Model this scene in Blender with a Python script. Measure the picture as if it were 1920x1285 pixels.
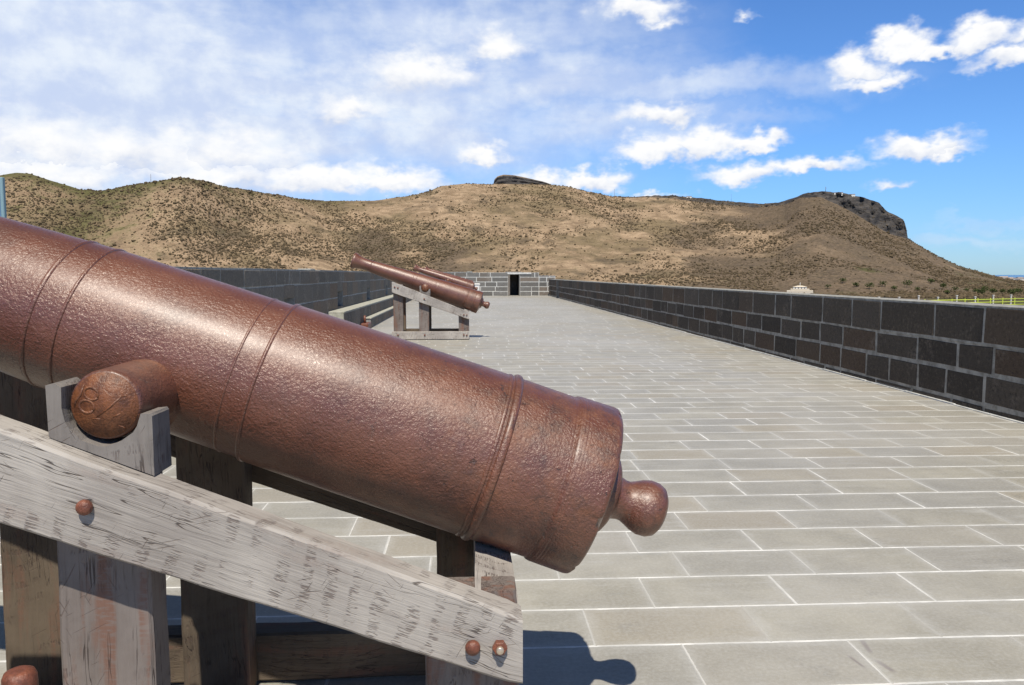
import bpy, bmesh, math, random
import numpy as np
from mathutils import Vector, Matrix, noise as mnoise

# ------------------------------------------------------------------ clear
for o in list(bpy.data.objects):
    bpy.data.objects.remove(o)
S = bpy.context.scene
COL = S.collection

# ------------------------------------------------------------------ camera
EYE = 1.5
F = 1500.0                                   # focal length for a 1920 px wide picture
YAW = math.atan(82 / F)
PITCH = math.atan((642.5 - 514.6) / F)
cam_data = bpy.data.cameras.new('camera')
cam_data.sensor_width = 36.0
cam_data.lens = F / 1920 * 36.0
cam_data.clip_start = 0.05
cam_data.clip_end = 80000
cam = bpy.data.objects.new('camera', cam_data)
cam.location = (0, 0, EYE)
cam.rotation_euler = (math.pi / 2 - PITCH, 0, -YAW)
COL.objects.link(cam)
S.camera = cam
S.render.resolution_x, S.render.resolution_y = 1024, 685

# ------------------------------------------------------------------ light and exposure
SUN_TRAVEL = Vector((0.012, 0.51, -0.85)).normalized()
SUN_EL = math.asin(-SUN_TRAVEL.z)
SUN_AZ = math.atan2(-SUN_TRAVEL.x, -SUN_TRAVEL.y)      # compass angle of the sun from +Y
sd = bpy.data.lights.new('sun', 'SUN')
sd.energy = 5.0
sd.angle = math.radians(0.53)
sd.color = (1.0, 0.94, 0.83)
sun = bpy.data.objects.new('sun', sd)
sun.rotation_euler = SUN_TRAVEL.to_track_quat('-Z', 'Y').to_euler()
sun.location = (0, -20, 40)
COL.objects.link(sun)
S.view_settings.view_transform = 'Standard'
S.view_settings.look = 'None'
S.view_settings.exposure = 0.10
S.view_settings.gamma = 1.0


def px_dir(px, py):
    """direction (azimuth from +Y, elevation) of something seen in the photograph"""
    fw = Vector((math.sin(YAW) * math.cos(PITCH), math.cos(YAW) * math.cos(PITCH), -math.sin(PITCH)))
    rt = Vector((math.cos(YAW), -math.sin(YAW), 0))
    up = rt.cross(fw)
    d = (fw + rt * ((px - 960) / F) - up * ((py - 642.5) / F)).normalized()
    return math.atan2(d.x, d.y), math.asin(d.z)


class NT:
    """small node-tree helper"""
    def __init__(self, tree):
        self.t = tree
        self.n = tree.nodes
        self.l = tree.links

    def new(self, typ, **kw):
        nd = self.n.new(typ)
        for k, v in kw.items():
            setattr(nd, k, v)
        return nd

    def put(self, sock, v):
        if v is None:
            return
        if isinstance(v, bpy.types.NodeSocket):
            self.l.new(v, sock)
        else:
            if isinstance(v, (tuple, list)) and len(v) == 3 and sock.type == 'RGBA':
                v = (*v, 1)
            sock.default_value = v

    def m(self, op, a, b=None, c=None, clamp=False):
        nd = self.new('ShaderNodeMath', operation=op, use_clamp=clamp)
        for i, v in enumerate((a, b, c)):
            self.put(nd.inputs[i], v)
        return nd.outputs[0]

    def v(self, op, a, b=None):
        nd = self.new('ShaderNodeVectorMath', operation=op)
        self.put(nd.inputs[0], a)
        if op == 'SCALE':
            self.put(nd.inputs['Scale'], b)
        else:
            self.put(nd.inputs[1], b)
        return nd.outputs['Value'] if op in ('LENGTH', 'DOT_PRODUCT', 'DISTANCE') else nd.outputs[0]

    def xyz(self, vec):
        nd = self.new('ShaderNodeSeparateXYZ')
        self.put(nd.inputs[0], vec)
        return nd.outputs

    def comb(self, x, y, z):
        nd = self.new('ShaderNodeCombineXYZ')
        for i, v in enumerate((x, y, z)):
            self.put(nd.inputs[i], v)
        return nd.outputs[0]

    def noise(self, vec, scale=1.0, detail=3.0, rough=0.55, dist=0.0, out='Fac'):
        nd = self.new('ShaderNodeTexNoise')
        self.put(nd.inputs['Vector'], vec)
        nd.inputs['Scale'].default_value = scale
        nd.inputs['Detail'].default_value = detail
        nd.inputs['Roughness'].default_value = rough
        nd.inputs['Distortion'].default_value = dist
        return nd.outputs[out]

    def voro(self, vec, scale=1.0, feature='F1', out='Distance', rnd=1.0):
        nd = self.new('ShaderNodeTexVoronoi', feature=feature)
        self.put(nd.inputs['Vector'], vec)
        nd.inputs['Scale'].default_value = scale
        nd.inputs['Randomness'].default_value = rnd
        return nd.outputs[out]

    def white(self, vec, out='Value', dim='3D'):
        nd = self.new('ShaderNodeTexWhiteNoise', noise_dimensions=dim)
        if dim == '1D':
            self.put(nd.inputs['W'], vec)
        else:
            self.put(nd.inputs['Vector'], vec)
        return nd.outputs[out]

    def ramp(self, v, a, b, lo=0.0, hi=1.0, smooth=True):
        nd = self.new('ShaderNodeMapRange')
        nd.interpolation_type = 'SMOOTHSTEP' if smooth else 'LINEAR'
        self.put(nd.inputs['Value'], v)
        nd.inputs['From Min'].default_value = a
        nd.inputs['From Max'].default_value = b
        nd.inputs['To Min'].default_value = lo
        nd.inputs['To Max'].default_value = hi
        return nd.outputs[0]

    def mix(self, fac, a, b, blend='MIX'):
        nd = self.new('ShaderNodeMix', data_type='RGBA', blend_type=blend)
        self.put(nd.inputs['Factor'], fac)
        self.put(nd.inputs['A'], a)
        self.put(nd.inputs['B'], b)
        return nd.outputs['Result']

    def fmix(self, fac, a, b):
        nd = self.new('ShaderNodeMix', data_type='FLOAT')
        self.put(nd.inputs[0], fac)
        self.put(nd.inputs[2], a)
        self.put(nd.inputs[3], b)
        return nd.outputs[0]

    def bump(self, h, strength=0.5, dist=0.01, normal=None):
        nd = self.new('ShaderNodeBump')
        nd.inputs['Strength'].default_value = strength
        nd.inputs['Distance'].default_value = dist
        self.put(nd.inputs['Height'], h)
        if normal is not None:
            self.put(nd.inputs['Normal'], normal)
        return nd.outputs[0]


# ------------------------------------------------------------------ world: sky with clouds
world = bpy.data.worlds.new('World')
S.world = world
world.use_nodes = True
W = NT(world.node_tree)
W.n.clear()
w_out = W.new('ShaderNodeOutputWorld')
skytex = W.new('ShaderNodeTexSky', sky_type='NISHITA')
skytex.sun_disc = False
skytex.sun_elevation = SUN_EL
skytex.sun_rotation = SUN_AZ
skytex.altitude = 100
skytex.air_density = 1.0
skytex.dust_density = 0.2
skytex.ozone_density = 3.0
bg_sky = W.new('ShaderNodeBackground')
bg_sky.inputs['Strength'].default_value = 0.115
dirv = W.new('ShaderNodeTexCoord').outputs['Generated']
dx, dy, dz = W.xyz(dirv)
az = W.m('ARCTAN2', dx, dy)
el = W.m('ARCSINE', dz)
base2 = W.comb(az, el, 0.0)
skytint = W.mix(W.ramp(el, 0.0, 0.16), (0.48, 0.74, 1.16), (0.54, 0.84, 1.24))
skytint = W.mix(W.ramp(el, 0.34, 0.80), skytint, (0.36, 0.29, 0.235))      # dimmed and greyed towards the zenith to weaken ambient light
skycol = W.mix(1.0, skytex.outputs[0], skytint, 'MULTIPLY')
W.put(bg_sky.inputs['Color'], skycol)
# domain warp so outlines billow
wn = W.noise(W.comb(W.m('MULTIPLY', az, 1.0), W.m('MULTIPLY', el, 1.5), 0.3), 14, 4, 0.62, out='Color')
warp = W.v('SCALE', W.v('SUBTRACT', wn, (0.5, 0.5, 0.5)), 0.060)
p2 = W.v('ADD', base2, warp)
wnf = W.noise(W.comb(az, W.m('MULTIPLY', el, 1.4), 1.7), 50, 4, 0.58, out='Color')
p2 = W.v('ADD', p2, W.v('SCALE', W.v('SUBTRACT', wnf, (0.5, 0.5, 0.5)), 0.018))
sep = W.xyz(p2)
flat2 = W.comb(sep[0], sep[1], 0.0)

CUMULUS = [  # centre x, y and half-sizes of each cloud puff as seen in the photograph, density
    (1725, 284, 80, 30, 1), (1770, 290, 50, 16, .8),
    (1695, 85, 48, 32, 1), (1610, 120, 50, 40, 1), (1640, 152, 65, 20, .95), (1745, 96, 45, 17, .9),
    (1835, 75, 55, 30, 1), (1900, 110, 70, 26, 1), (1925, 70, 45, 30, .9),
    (1235, 292, 90, 36, 1), (1320, 275, 80, 40, 1), (1410, 272, 70, 22, .95),
    (1400, 330, 95, 30, .95), (1510, 322, 100, 18, .85),
    (1235, 218, 85, 30, .85), (1200, 18, 85, 36, .85),
    (790, 150, 115, 52, .85), (925, 100, 60, 42, .85), (655, 215, 60, 30, .8),
    (908, 290, 50, 28, 1), (1110, 340, 70, 28, 1), (1020, 335, 55, 26, .95), (1230, 366, 60, 12, .8),
    (80, 280, 200, 60, .62), (240, 300, 180, 60, .66), (430, 290, 160, 55, .62), (600, 340, 130, 36, 1),
    (730, 340, 100, 30, 1), (120, 330, 200, 40, .6), (400, 330, 160, 40, .6),
    (1405, 40, 22, 14, .55), (1660, 350, 45, 12, .45), (1240, 40, 60, 20, .5),
]
VEIL = [  # thin high layer
    (0, 150, 700, 280, 1.7), (380, 230, 520, 180, 1.35), (700, 190, 440, 160, 1.15), (860, 60, 420, 90, 1.0), (820, 250, 380, 100, 1.0),
    (1010, 150, 330, 75, 1.0), (1250, 165, 380, 38, .8), (1100, 230, 340, 70, .85), (1380, 225, 140, 22, .5),
    (1010, 275, 190, 40, .5), (40, 20, 420, 110, .85), (1180, 85, 180, 40, .4), (1450, 170, 220, 25, .3),
    (1800, 450, 140, 12, .35), (1850, 420, 100, 10, .25), (700, 330, 500, 60, .5),
]


def puff(px, py, rx, ry):
    a, e = px_dir(px, py)
    d = W.v('SUBTRACT', flat2, (a, e, 0.0))
    d = W.v('MULTIPLY', d, (F / rx, F / ry, 0.0))
    return d


cum = None
vert = None
for (px, py, rx, ry, amp) in CUMULUS:
    d = puff(px, py, rx, ry)
    vx_, vy, _ = W.xyz(d)
    vyf = W.m('ADD', vy, W.m('MULTIPLY', W.m('MINIMUM', vy, 0.0), 0.8))
    b = W.m('MULTIPLY', W.m('SUBTRACT', 1.25, W.v('LENGTH', W.comb(vx_, vyf, 0.0))), amp)
    if cum is None:
        cum, vert = b, vy
    else:
        g = W.m('GREATER_THAN', b, cum)
        vert = W.fmix(g, vert, vy)
        cum = W.m('SMOOTH_MAX', b, cum, 0.25)
veil = None
for (px, py, rx, ry, amp) in VEIL:
    d = puff(px, py, rx, ry)
    b = W.m('MULTIPLY', W.ramp(W.v('LENGTH', d), 1.35, 0.0), amp)
    veil = b if veil is None else W.m('MAXIMUM', veil, b)
fb1 = W.noise(W.comb(W.m('MULTIPLY', az, 1.0), W.m('MULTIPLY', el, 1.7), 4.0), 34, 6, 0.54)
fb2 = W.noise(W.comb(W.m('MULTIPLY', az, 1.0), W.m('MULTIPLY', el, 3.2), 9.0), 9, 6, 0.58)
fb3 = W.noise(W.comb(az, W.m('MULTIPLY', el, 1.2), 2.0), 20, 5, 0.55)
cdens = W.ramp(W.m('ADD', cum, W.m('MULTIPLY', W.m('SUBTRACT', fb1, 0.5), 1.1)), 0.02, 0.82)
vdens = W.m('MULTIPLY', veil, W.ramp(fb2, 0.28, 0.60, 0.70, 1.0), clamp=True)
shade = W.ramp(W.m('ADD', vert, W.m('MULTIPLY', W.m('SUBTRACT', fb3, 0.5), 1.6)), -0.75, 0.35)
ccol = W.mix(shade, (0.68, 0.735, 0.86), (1.0, 1.0, 1.0))
vcol = W.mix(W.ramp(fb3, 0.35, 0.7), (0.58, 0.68, 0.90), (0.80, 0.87, 0.97))
cl_col = W.mix(cdens, vcol, ccol)
dens = W.m('SUBTRACT', 1.0, W.m('MULTIPLY', W.m('SUBTRACT', 1.0, cdens), W.m('SUBTRACT', 1.0, vdens)))
front = W.m('MULTIPLY', dens, W.ramp(el, -0.03, 0.0))
bg_cl = W.new('ShaderNodeBackground')
W.put(bg_cl.inputs['Color'], cl_col)
bg_cl.inputs['Strength'].default_value = 0.95
mixs = W.new('ShaderNodeMixShader')
W.put(mixs.inputs[0], front)
W.l.new(bg_sky.outputs[0], mixs.inputs[1])
W.l.new(bg_cl.outputs[0], mixs.inputs[2])
W.l.new(mixs.outputs[0], w_out.inputs[0])
world.cycles.sampling_method = 'MANUAL'
world.cycles.sample_map_resolution = 512


# ------------------------------------------------------------------ materials
def material(name):
    m = bpy.data.materials.new(name)
    m.use_nodes = True
    t = NT(m.node_tree)
    t.n.clear()
    out = t.new('ShaderNodeOutputMaterial')
    b = t.new('ShaderNodeBsdfPrincipled')
    t.l.new(b.outputs[0], out.inputs['Surface'])
    return m, t, b


def m_paving():
    m, t, b = material('paving')
    pos = t.new('ShaderNodeNewGeometry').outputs['Position']
    x, y, z = t.xyz(pos)
    wob = t.noise(pos, 1.3, 2)
    RW = 0.358
    wy = t.m('ADD', y, t.m('MULTIPLY', t.m('SUBTRACT', wob, 0.5), 0.02))
    v = t.m('DIVIDE', t.m('SUBTRACT', wy, 0.234), RW)
    row = t.m('FLOOR', v)
    fv = t.m('FRACT', v)
    roff = t.white(row, dim='1D')
    rlen = t.ramp(t.white(t.m('ADD', row, 71.3), dim='1D'), 0, 1, 0.63, 0.73, smooth=False)
    half = t.m('MULTIPLY', t.m('FRACT', t.m('MULTIPLY', row, 0.5)), 1.0)
    u = t.m('ADD', t.m('DIVIDE', x, rlen), t.m('ADD', half, t.m('MULTIPLY', roff, 0.45)))
    col = t.m('FLOOR', u)
    fu = t.m('FRACT', u)
    dv = t.m('MULTIPLY', t.m('MINIMUM', fv, t.m('SUBTRACT', 1.0, fv)), RW)
    du = t.m('MULTIPLY', t.m('MINIMUM', fu, t.m('SUBTRACT', 1.0, fu)), 0.68)
    edge = t.m('MINIMUM', du, dv)
    rag = t.m('MULTIPLY', t.m('SUBTRACT', t.noise(pos, 26, 4, 0.65), 0.5), 0.010)
    edge2 = t.m('ADD', edge, rag)
    joint = t.ramp(edge2, 0.0062, 0.0082, 1, 0)
    bloom = t.ramp(t.m('ADD', edge, t.m('MULTIPLY', t.m('SUBTRACT', t.noise(pos, 5, 4, 0.6), 0.5), 0.09)), 0.0, 0.06, 1, 0)
    tid = t.comb(row, col, 3.0)
    tr = t.white(tid)
    tr2 = t.white(t.comb(col, row, 8.0))
    mott = t.noise(pos, 2.2, 6, 0.65)
    fine = t.noise(pos, 60, 5, 0.7)
    grit = t.noise(pos, 260, 2, 0.6)
    wipe = t.noise(t.comb(t.m('MULTIPLY', x, 0.8), t.m('MULTIPLY', y, 4.0), tr), 3.0, 5, 0.65)
    c = t.mix(t.ramp(mott, 0.3, 0.7), (0.250, 0.226, 0.168), (0.365, 0.336, 0.262))
    c = t.mix(t.m('MULTIPLY', tr, 0.55), c, (0.245, 0.235, 0.215))
    c = t.mix(t.m('MULTIPLY', t.ramp(tr2, 0.55, 1.0), 0.45), c, (0.300, 0.240, 0.150))
    c = t.mix(t.ramp(wipe, 0.52, 0.80, 0, 0.55), c, (0.44, 0.43, 0.40))
    c = t.mix(t.ramp(wipe, 0.42, 0.22, 0, 0.55), c, (0.20, 0.195, 0.17))
    # dark smudges
    sm = t.noise(t.comb(x, t.m('MULTIPLY', y, 1.8), 5.0), 1.7, 5, 0.7)
    sm2 = t.m('MULTIPLY', t.ramp(sm, 0.59, 0.72), t.ramp(t.noise(pos, 28, 3, 0.7), 0.40, 0.62))
    c = t.mix(t.m('MULTIPLY', sm2, 0.62), c, (0.105, 0.095, 0.078))
    for (xa, ya, xb2, yb2, wd) in ((1.612, 3.105, 1.590, 2.975, 0.016), (1.580, 2.93, 1.605, 2.82, 0.018), (1.490, 2.97, 1.510, 2.86, 0.010)):
        # rubbed dark scrape on one of the front slabs
        Ls = math.hypot(xb2 - xa, yb2 - ya)
        ux, uy = (xb2 - xa) / Ls, (yb2 - ya) / Ls
        rx_, ry_ = t.m('SUBTRACT', x, xa), t.m('SUBTRACT', y, ya)
        al = t.m('ADD', t.m('MULTIPLY', rx_, ux), t.m('MULTIPLY', ry_, uy))
        ac = t.m('ABSOLUTE', t.m('ADD', t.m('MULTIPLY', rx_, -uy), t.m('MULTIPLY', ry_, ux)))
        mk_ = t.m('MULTIPLY', t.ramp(ac, wd, wd * 0.2), t.m('MULTIPLY', t.ramp(al, -0.01, 0.03), t.ramp(al, Ls + 0.01, Ls - 0.03)))
        c = t.mix(t.m('MULTIPLY', mk_, t.ramp(fine, 0.3, 0.6, 0.3, 0.85)), c, (0.10, 0.062, 0.055))
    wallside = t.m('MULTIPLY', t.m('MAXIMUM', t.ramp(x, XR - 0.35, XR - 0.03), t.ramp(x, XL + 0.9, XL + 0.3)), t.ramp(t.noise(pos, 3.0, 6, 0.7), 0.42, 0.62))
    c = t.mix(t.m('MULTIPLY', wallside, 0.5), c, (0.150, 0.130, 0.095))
    c = t.mix(t.m('MULTIPLY', bloom, 0.26), c, (0.50, 0.495, 0.47))
    c = t.mix(t.ramp(fine, 0.35, 0.75, 0.0, 0.26), c, (0.62, 0.61, 0.58))
    c = t.mix(t.ramp(grit, 0.52, 0.72, 0.0, 0.45), c, (0.16, 0.155, 0.14))
    big = t.noise(pos, 0.32, 4, 0.6)
    c = t.mix(t.ramp(big, 0.42, 0.68, 0.0, 0.30), c, (0.50, 0.49, 0.475))
    vert_j = t.m('GREATER_THAN', dv, du)
    fade = t.m('MULTIPLY', vert_j, t.ramp(t.noise(t.comb(row, col, 1.0), 3.7, 1), 0.38, 0.58, 0.15, 0.92))
    jc = t.mix(t.ramp(t.noise(pos, 2.6, 4, 0.65), 0.35, 0.65), (0.52, 0.51, 0.475), (0.84, 0.825, 0.78))
    c = t.mix(t.m('MULTIPLY', joint, t.m('SUBTRACT', 1.0, fade)), c, jc)
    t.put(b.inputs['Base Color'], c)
    b.inputs['Roughness'].default_value = 0.52
    b.inputs['Specular IOR Level'].default_value = 0.5
    b.inputs['Sheen Weight'].default_value = 0.10
    b.inputs['Sheen Roughness'].default_value = 0.6
    b.inputs['Sheen Tint'].default_value = (1, 0.98, 0.94, 1)
    h = t.m('ADD', t.m('MULTIPLY', fine, 0.5), t.m('ADD', t.m('MULTIPLY', joint, -0.55), t.m('MULTIPLY', grit, 0.35)))
    t.put(b.inputs['Normal'], t.bump(h, 0.5, 0.004))
    return m


def m_basalt(name, dark, light, mossy=0.0):
    m, t, b = material(name)
    g = t.new('ShaderNodeNewGeometry')
    pos = g.outputs['Position']
    rnd = g.outputs['Random Per Island']
    n1 = t.noise(pos, 3.1, 6, 0.65)
    n2 = t.noise(pos, 26, 5, 0.7)
    n3 = t.noise(pos, 110, 3, 0.7)
    c = t.mix(t.m('ADD', t.m('MULTIPLY', rnd, 0.65), t.m('MULTIPLY', n1, 0.35)), dark, light)
    c = t.mix(t.ramp(t.white(rnd, dim='1D'), 0.55, 1.0, 0, 0.65), c, tuple(k * f for k, f in zip(light, (1.12, 0.88, 0.70))))
    c = t.mix(t.ramp(n2, 0.52, 0.75, 0, 0.45), c, tuple(k * 2.0 for k in light))
    c = t.mix(t.ramp(n2, 0.46, 0.28, 0, 0.7), c, tuple(k * 0.35 for k in dark))
    c = t.mix(t.ramp(n3, 0.62, 0.78, 0, 0.35), c, tuple(k * 2.6 for k in light))
    salt = t.m('MULTIPLY', t.ramp(t.noise(pos, 1.7, 6, 0.72), 0.52, 0.72), t.ramp(n2, 0.40, 0.60))
    c = t.mix(t.m('MULTIPLY', salt, 0.40), c, tuple(k * 2.8 for k in light))
    t.put(b.inputs['Base Color'], c)
    b.inputs['Roughness'].default_value = 0.85
    b.inputs['Specular IOR Level'].default_value = 0.25
    h = t.m('ADD', t.m('ADD', n2, t.m('MULTIPLY', n3, 0.5)), t.m('MULTIPLY', n1, 0.8))
    t.put(b.inputs['Normal'], t.bump(h, 0.9, 0.024))
    return m


def m_mortar(name, a, bcol):
    m, t, b = material(name)
    pos = t.new('ShaderNodeNewGeometry').outputs['Position']
    n1 = t.noise(pos, 7, 6, 0.7)
    n2 = t.noise(pos, 70, 4, 0.7)
    t.put(b.inputs['Base Color'], t.mix(t.ramp(n1, 0.3, 0.7), a, bcol))
    b.inputs['Roughness'].default_value = 0.9
    t.put(b.inputs['Normal'], t.bump(n2, 0.8, 0.008))
    return m


def m_plain(name, col, rough=0.6, var=0.2, scale=6.0, metal=0.0, bump=0.0, spec=0.5):
    m, t, b = material(name)
    pos = t.new('ShaderNodeTexCoord').outputs['Object']
    n = t.noise(pos, scale, 5, 0.6)
    t.put(b.inputs['Base Color'], t.mix(n, tuple(c * (1 - var) for c in col), tuple(min(1, c * (1 + var)) for c in col)))
    b.inputs['Roughness'].default_value = rough
    b.inputs['Metallic'].default_value = metal
    b.inputs['Specular IOR Level'].default_value = spec
    if bump:
        t.put(b.inputs['Normal'], t.bump(t.noise(pos, scale * 6, 4, 0.6), bump, 0.01))
    return m


def m_iron(name, rusty=0.0):
    """old iron painted red-brown, gloss over a dimpled surface, bare rust towards the breech"""
    m, t, b = material(name)
    co = t.new('ShaderNodeTexCoord').outputs['Object']
    x, y, z = t.xyz(co)
    dim = t.noise(co, 122, 3, 0.55, 0.4)
    dim2 = t.noise(co, 230, 2, 0.5)
    lump = t.noise(co, 22, 4, 0.6)
    pits = t.voro(co, 34)
    blot = t.noise(co, 4.5, 6, 0.66)
    blot2 = t.noise(co, 13, 5, 0.7)
    breech = t.ramp(t.m('ADD', x, t.m('MULTIPLY', t.m('SUBTRACT', blot, 0.5), 0.9)), 0.95, 0.15)
    if rusty:
        breech = t.m('MAXIMUM', breech, rusty)
    c = t.mix(t.ramp(blot, 0.3, 0.72), (0.122, 0.039, 0.022), (0.175, 0.065, 0.037))
    c = t.mix(t.ramp(blot2, 0.55, 0.8, 0, 0.5), c, (0.175, 0.075, 0.052))
    rust = t.mix(t.ramp(blot2, 0.35, 0.65), (0.060, 0.024, 0.016), (0.19, 0.066, 0.026))
    rmask = t.m('MULTIPLY', breech, t.ramp(t.noise(co, 8, 6, 0.7), 0.40, 0.62))
    c = t.mix(t.m('MULTIPLY', rmask, 0.85), c, rust)
    dull = t.m('MULTIPLY', t.ramp(t.noise(co, 3.1, 6, 0.72), 0.52, 0.66), t.fmix(breech, 0.45, 0.9))
    c = t.mix(t.m('MULTIPLY', dull, 0.72), c, (0.062, 0.026, 0.020))
    pit = t.m('MULTIPLY', t.ramp(pits, 0.16, 0.05), t.ramp(blot2, 0.56, 0.66))
    pit = t.m('MULTIPLY', pit, t.fmix(breech, 0.35, 1.0))
    c = t.mix(pit, c, (0.045, 0.02, 0.014))
    scar = t.m('MULTIPLY', t.ramp(t.noise(co, 30, 5, 0.75), 0.62, 0.68), t.fmix(breech, 0.15, 0.8))
    c = t.mix(scar, c, (0.055, 0.032, 0.028))
    t.put(b.inputs['Base Color'], c)
    r = t.m('ADD', t.ramp(blot2, 0.3, 0.7, 0.27, 0.39), t.m('MULTIPLY', rmask, 0.16))
    t.put(b.inputs['Roughness'], t.m('ADD', t.m('ADD', r, 0.05), t.m('MULTIPLY', dull, 0.10)))
    b.inputs['Specular IOR Level'].default_value = 0.68
    b.inputs['Specular Tint'].default_value = (1.0, 0.95, 0.90, 1)
    b.inputs['Coat Weight'].default_value = 0.60
    b.inputs['Coat Roughness'].default_value = 0.38
    h = t.m('ADD', t.m('MULTIPLY', dim, 0.75), t.m('ADD', t.m('MULTIPLY', dim2, 0.16), t.m('MULTIPLY', lump, 0.9)))
    h = t.m('SUBTRACT', h, t.m('ADD', t.m('MULTIPLY', pit, 0.9), t.m('MULTIPLY', scar, 0.6)))
    # turned tool lines round the breech
    lines = t.m('MULTIPLY', t.m('SINE', t.m('MULTIPLY', x, 640.0)), t.m('MULTIPLY', t.ramp(x, 0.135, 0.10), t.ramp(x, 0.055, 0.085)))
    h = t.m('ADD', h, t.m('MULTIPLY', lines, 0.09))
    t.put(b.inputs['Normal'], t.bump(h, 0.92, 0.0060))
    return m


def m_rust(name, a, bcol, rough=0.6):
    m, t, b = material(name)
    co = t.new('ShaderNodeTexCoord').outputs['Object']
    n = t.noise(co, 40, 6, 0.7)
    n2 = t.noise(co, 160, 3, 0.6)
    t.put(b.inputs['Base Color'], t.mix(t.ramp(n, 0.3, 0.7), a, bcol))
    b.inputs['Roughness'].default_value = rough
    t.put(b.inputs['Normal'], t.bump(t.m('ADD', n, t.m('MULTIPLY', n2, 0.5)), 0.7, 0.004))
    return m


def m_wood(name, pale, mid, streak=0.2, chatter=1.0, dark=(0.085, 0.055, 0.048)):
    """weathered sawn hardwood; attribute 'grain' = (along the timber, depth, height)"""
    m, t, b = material(name)
    at = t.new('ShaderNodeAttribute', attribute_name='grain')
    oi = t.new('ShaderNodeObjectInfo')
    g = t.v('ADD', at.outputs['Vector'], t.v('SCALE', t.comb(oi.outputs['Random'], t.m('MULTIPLY', oi.outputs['Random'], 3.1), 0.0), 7.0))
    x, y, z = t.xyz(g)
    warpn = t.m('MULTIPLY', t.m('SUBTRACT', t.noise(g, 2.2, 2), 0.5), 0.05)
    zz = t.m('ADD', z, warpn)
    yy = t.m('ADD', y, warpn)
    fib = t.noise(t.comb(t.m('MULTIPLY', x, 3.5), t.m('MULTIPLY', yy, 90.0), t.m('MULTIPLY', zz, 90.0)), 1.0, 5, 0.65)
    fib2 = t.noise(t.comb(t.m('MULTIPLY', x, 9.0), t.m('MULTIPLY', yy, 260.0), t.m('MULTIPLY', zz, 260.0)), 1.0, 3, 0.6)
    patch = t.noise(g, 3.4, 5, 0.6)
    c = t.mix(t.ramp(patch, 0.32, 0.70), mid, pale)
    c = t.mix(t.ramp(fib, 0.40, 0.72, 0, 0.5), c, pale)
    c = t.mix(t.ramp(fib, 0.44, 0.24, 0, 0.50), c, tuple(k * 0.55 for k in mid))
    # red-brown bands where the grey skin has worn off
    st = t.noise(t.comb(t.m('MULTIPLY', x, 1.5), t.m('MULTIPLY', yy, 15.0), t.m('MULTIPLY', zz, 15.0)), 1.0, 3, 0.6)
    sm = t.ramp(st, 0.60 - streak * 0.22, 0.72 - streak * 0.22)
    tick = t.noise(t.comb(t.m('MULTIPLY', x, 130.0), t.m('MULTIPLY', yy, 26.0), t.m('MULTIPLY', zz, 26.0)), 1.0, 2, 0.6)
    sm = t.m('MULTIPLY', sm, t.ramp(tick, 0.34, 0.55, 0.35, 1.0))
    c = t.mix(t.m('MULTIPLY', sm, min(1.0, streak * 1.7)), c, (0.185, 0.088, 0.058))
    # saw chatter: short dark dashes along the grain gathered in bands across the timber
    wvb = t.m('SINE', t.m('ADD', t.m('MULTIPLY', x, 105.0), t.m('ADD', t.m('MULTIPLY', t.m('ADD', z, y), -28.0), t.m('MULTIPLY', t.noise(g, 5.0, 3), 9.0))))
    band = t.m('MULTIPLY', t.ramp(wvb, -0.1, 0.7), t.ramp(t.noise(t.comb(t.m('MULTIPLY', x, 5.0), t.m('MULTIPLY', y, 9.0), t.m('MULTIPLY', z, 9.0)), 1.0, 3, 0.6), 0.44, 0.60))
    dash = t.noise(t.comb(t.m('MULTIPLY', x, 30.0), t.m('MULTIPLY', yy, 250.0), t.m('MULTIPLY', zz, 250.0)), 1.0, 1, 0.5)
    dm = t.m('MULTIPLY', band, t.ramp(dash, 0.50, 0.60))
    c = t.mix(t.m('MULTIPLY', dm, 0.88 * chatter), c, dark)
    # slanting axe and saw scores, each a few centimetres long
    scm = None
    for ang, sx, th in ((62, 0.7, 0.70), (150, 0.6, 0.71), (28, 0.6, 0.70)):
        ca, sa = math.cos(math.radians(ang)), math.sin(math.radians(ang))
        h2 = t.m('ADD', z, t.m('MULTIPLY', y, 0.9))
        u = t.m('ADD', t.m('MULTIPLY', x, ca), t.m('MULTIPLY', h2, sa))
        v = t.m('SUBTRACT', t.m('MULTIPLY', h2, ca), t.m('MULTIPLY', x, sa))
        s = t.noise(t.comb(t.m('MULTIPLY', u, 13.0 * sx), t.m('MULTIPLY', v, 170.0), ang), 1.0, 1, 0.4)
        s = t.ramp(s, th, th + 0.035)
        scm = s if scm is None else t.m('MAXIMUM', scm, s)
    region = t.ramp(t.noise(g, 5.5, 2), 0.47, 0.60)
    scm = t.m('MULTIPLY', scm, region)
    c = t.mix(t.m('MULTIPLY', scm, 0.8 * chatter), c, (0.105, 0.068, 0.055))
    # long cracks
    cr = t.noise(t.comb(t.m('MULTIPLY', x, 2.2), t.m('MULTIPLY', yy, 34.0), t.m('MULTIPLY', zz, 34.0)), 1.0, 3, 0.5)
    crack = t.ramp(t.m('ABSOLUTE', t.m('SUBTRACT', cr, 0.5)), 0.013, 0.002)
    crack = t.m('MULTIPLY', crack, t.ramp(t.noise(g, 4.0, 2), 0.48, 0.58))
    c = t.mix(t.m('MULTIPLY', crack, 0.8), c, (0.05, 0.035, 0.03))
    t.put(b.inputs['Base Color'], c)
    b.inputs['Roughness'].default_value = 0.8
    b.inputs['Specular IOR Level'].default_value = 0.25
    h = t.m('ADD', t.m('MULTIPLY', fib, 0.8), t.m('MULTIPLY', fib2, 0.4))
    h = t.m('SUBTRACT', h, t.m('ADD', t.m('MULTIPLY', dm, 0.6), t.m('ADD', t.m('MULTIPLY', scm, 0.8), crack)))
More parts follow.
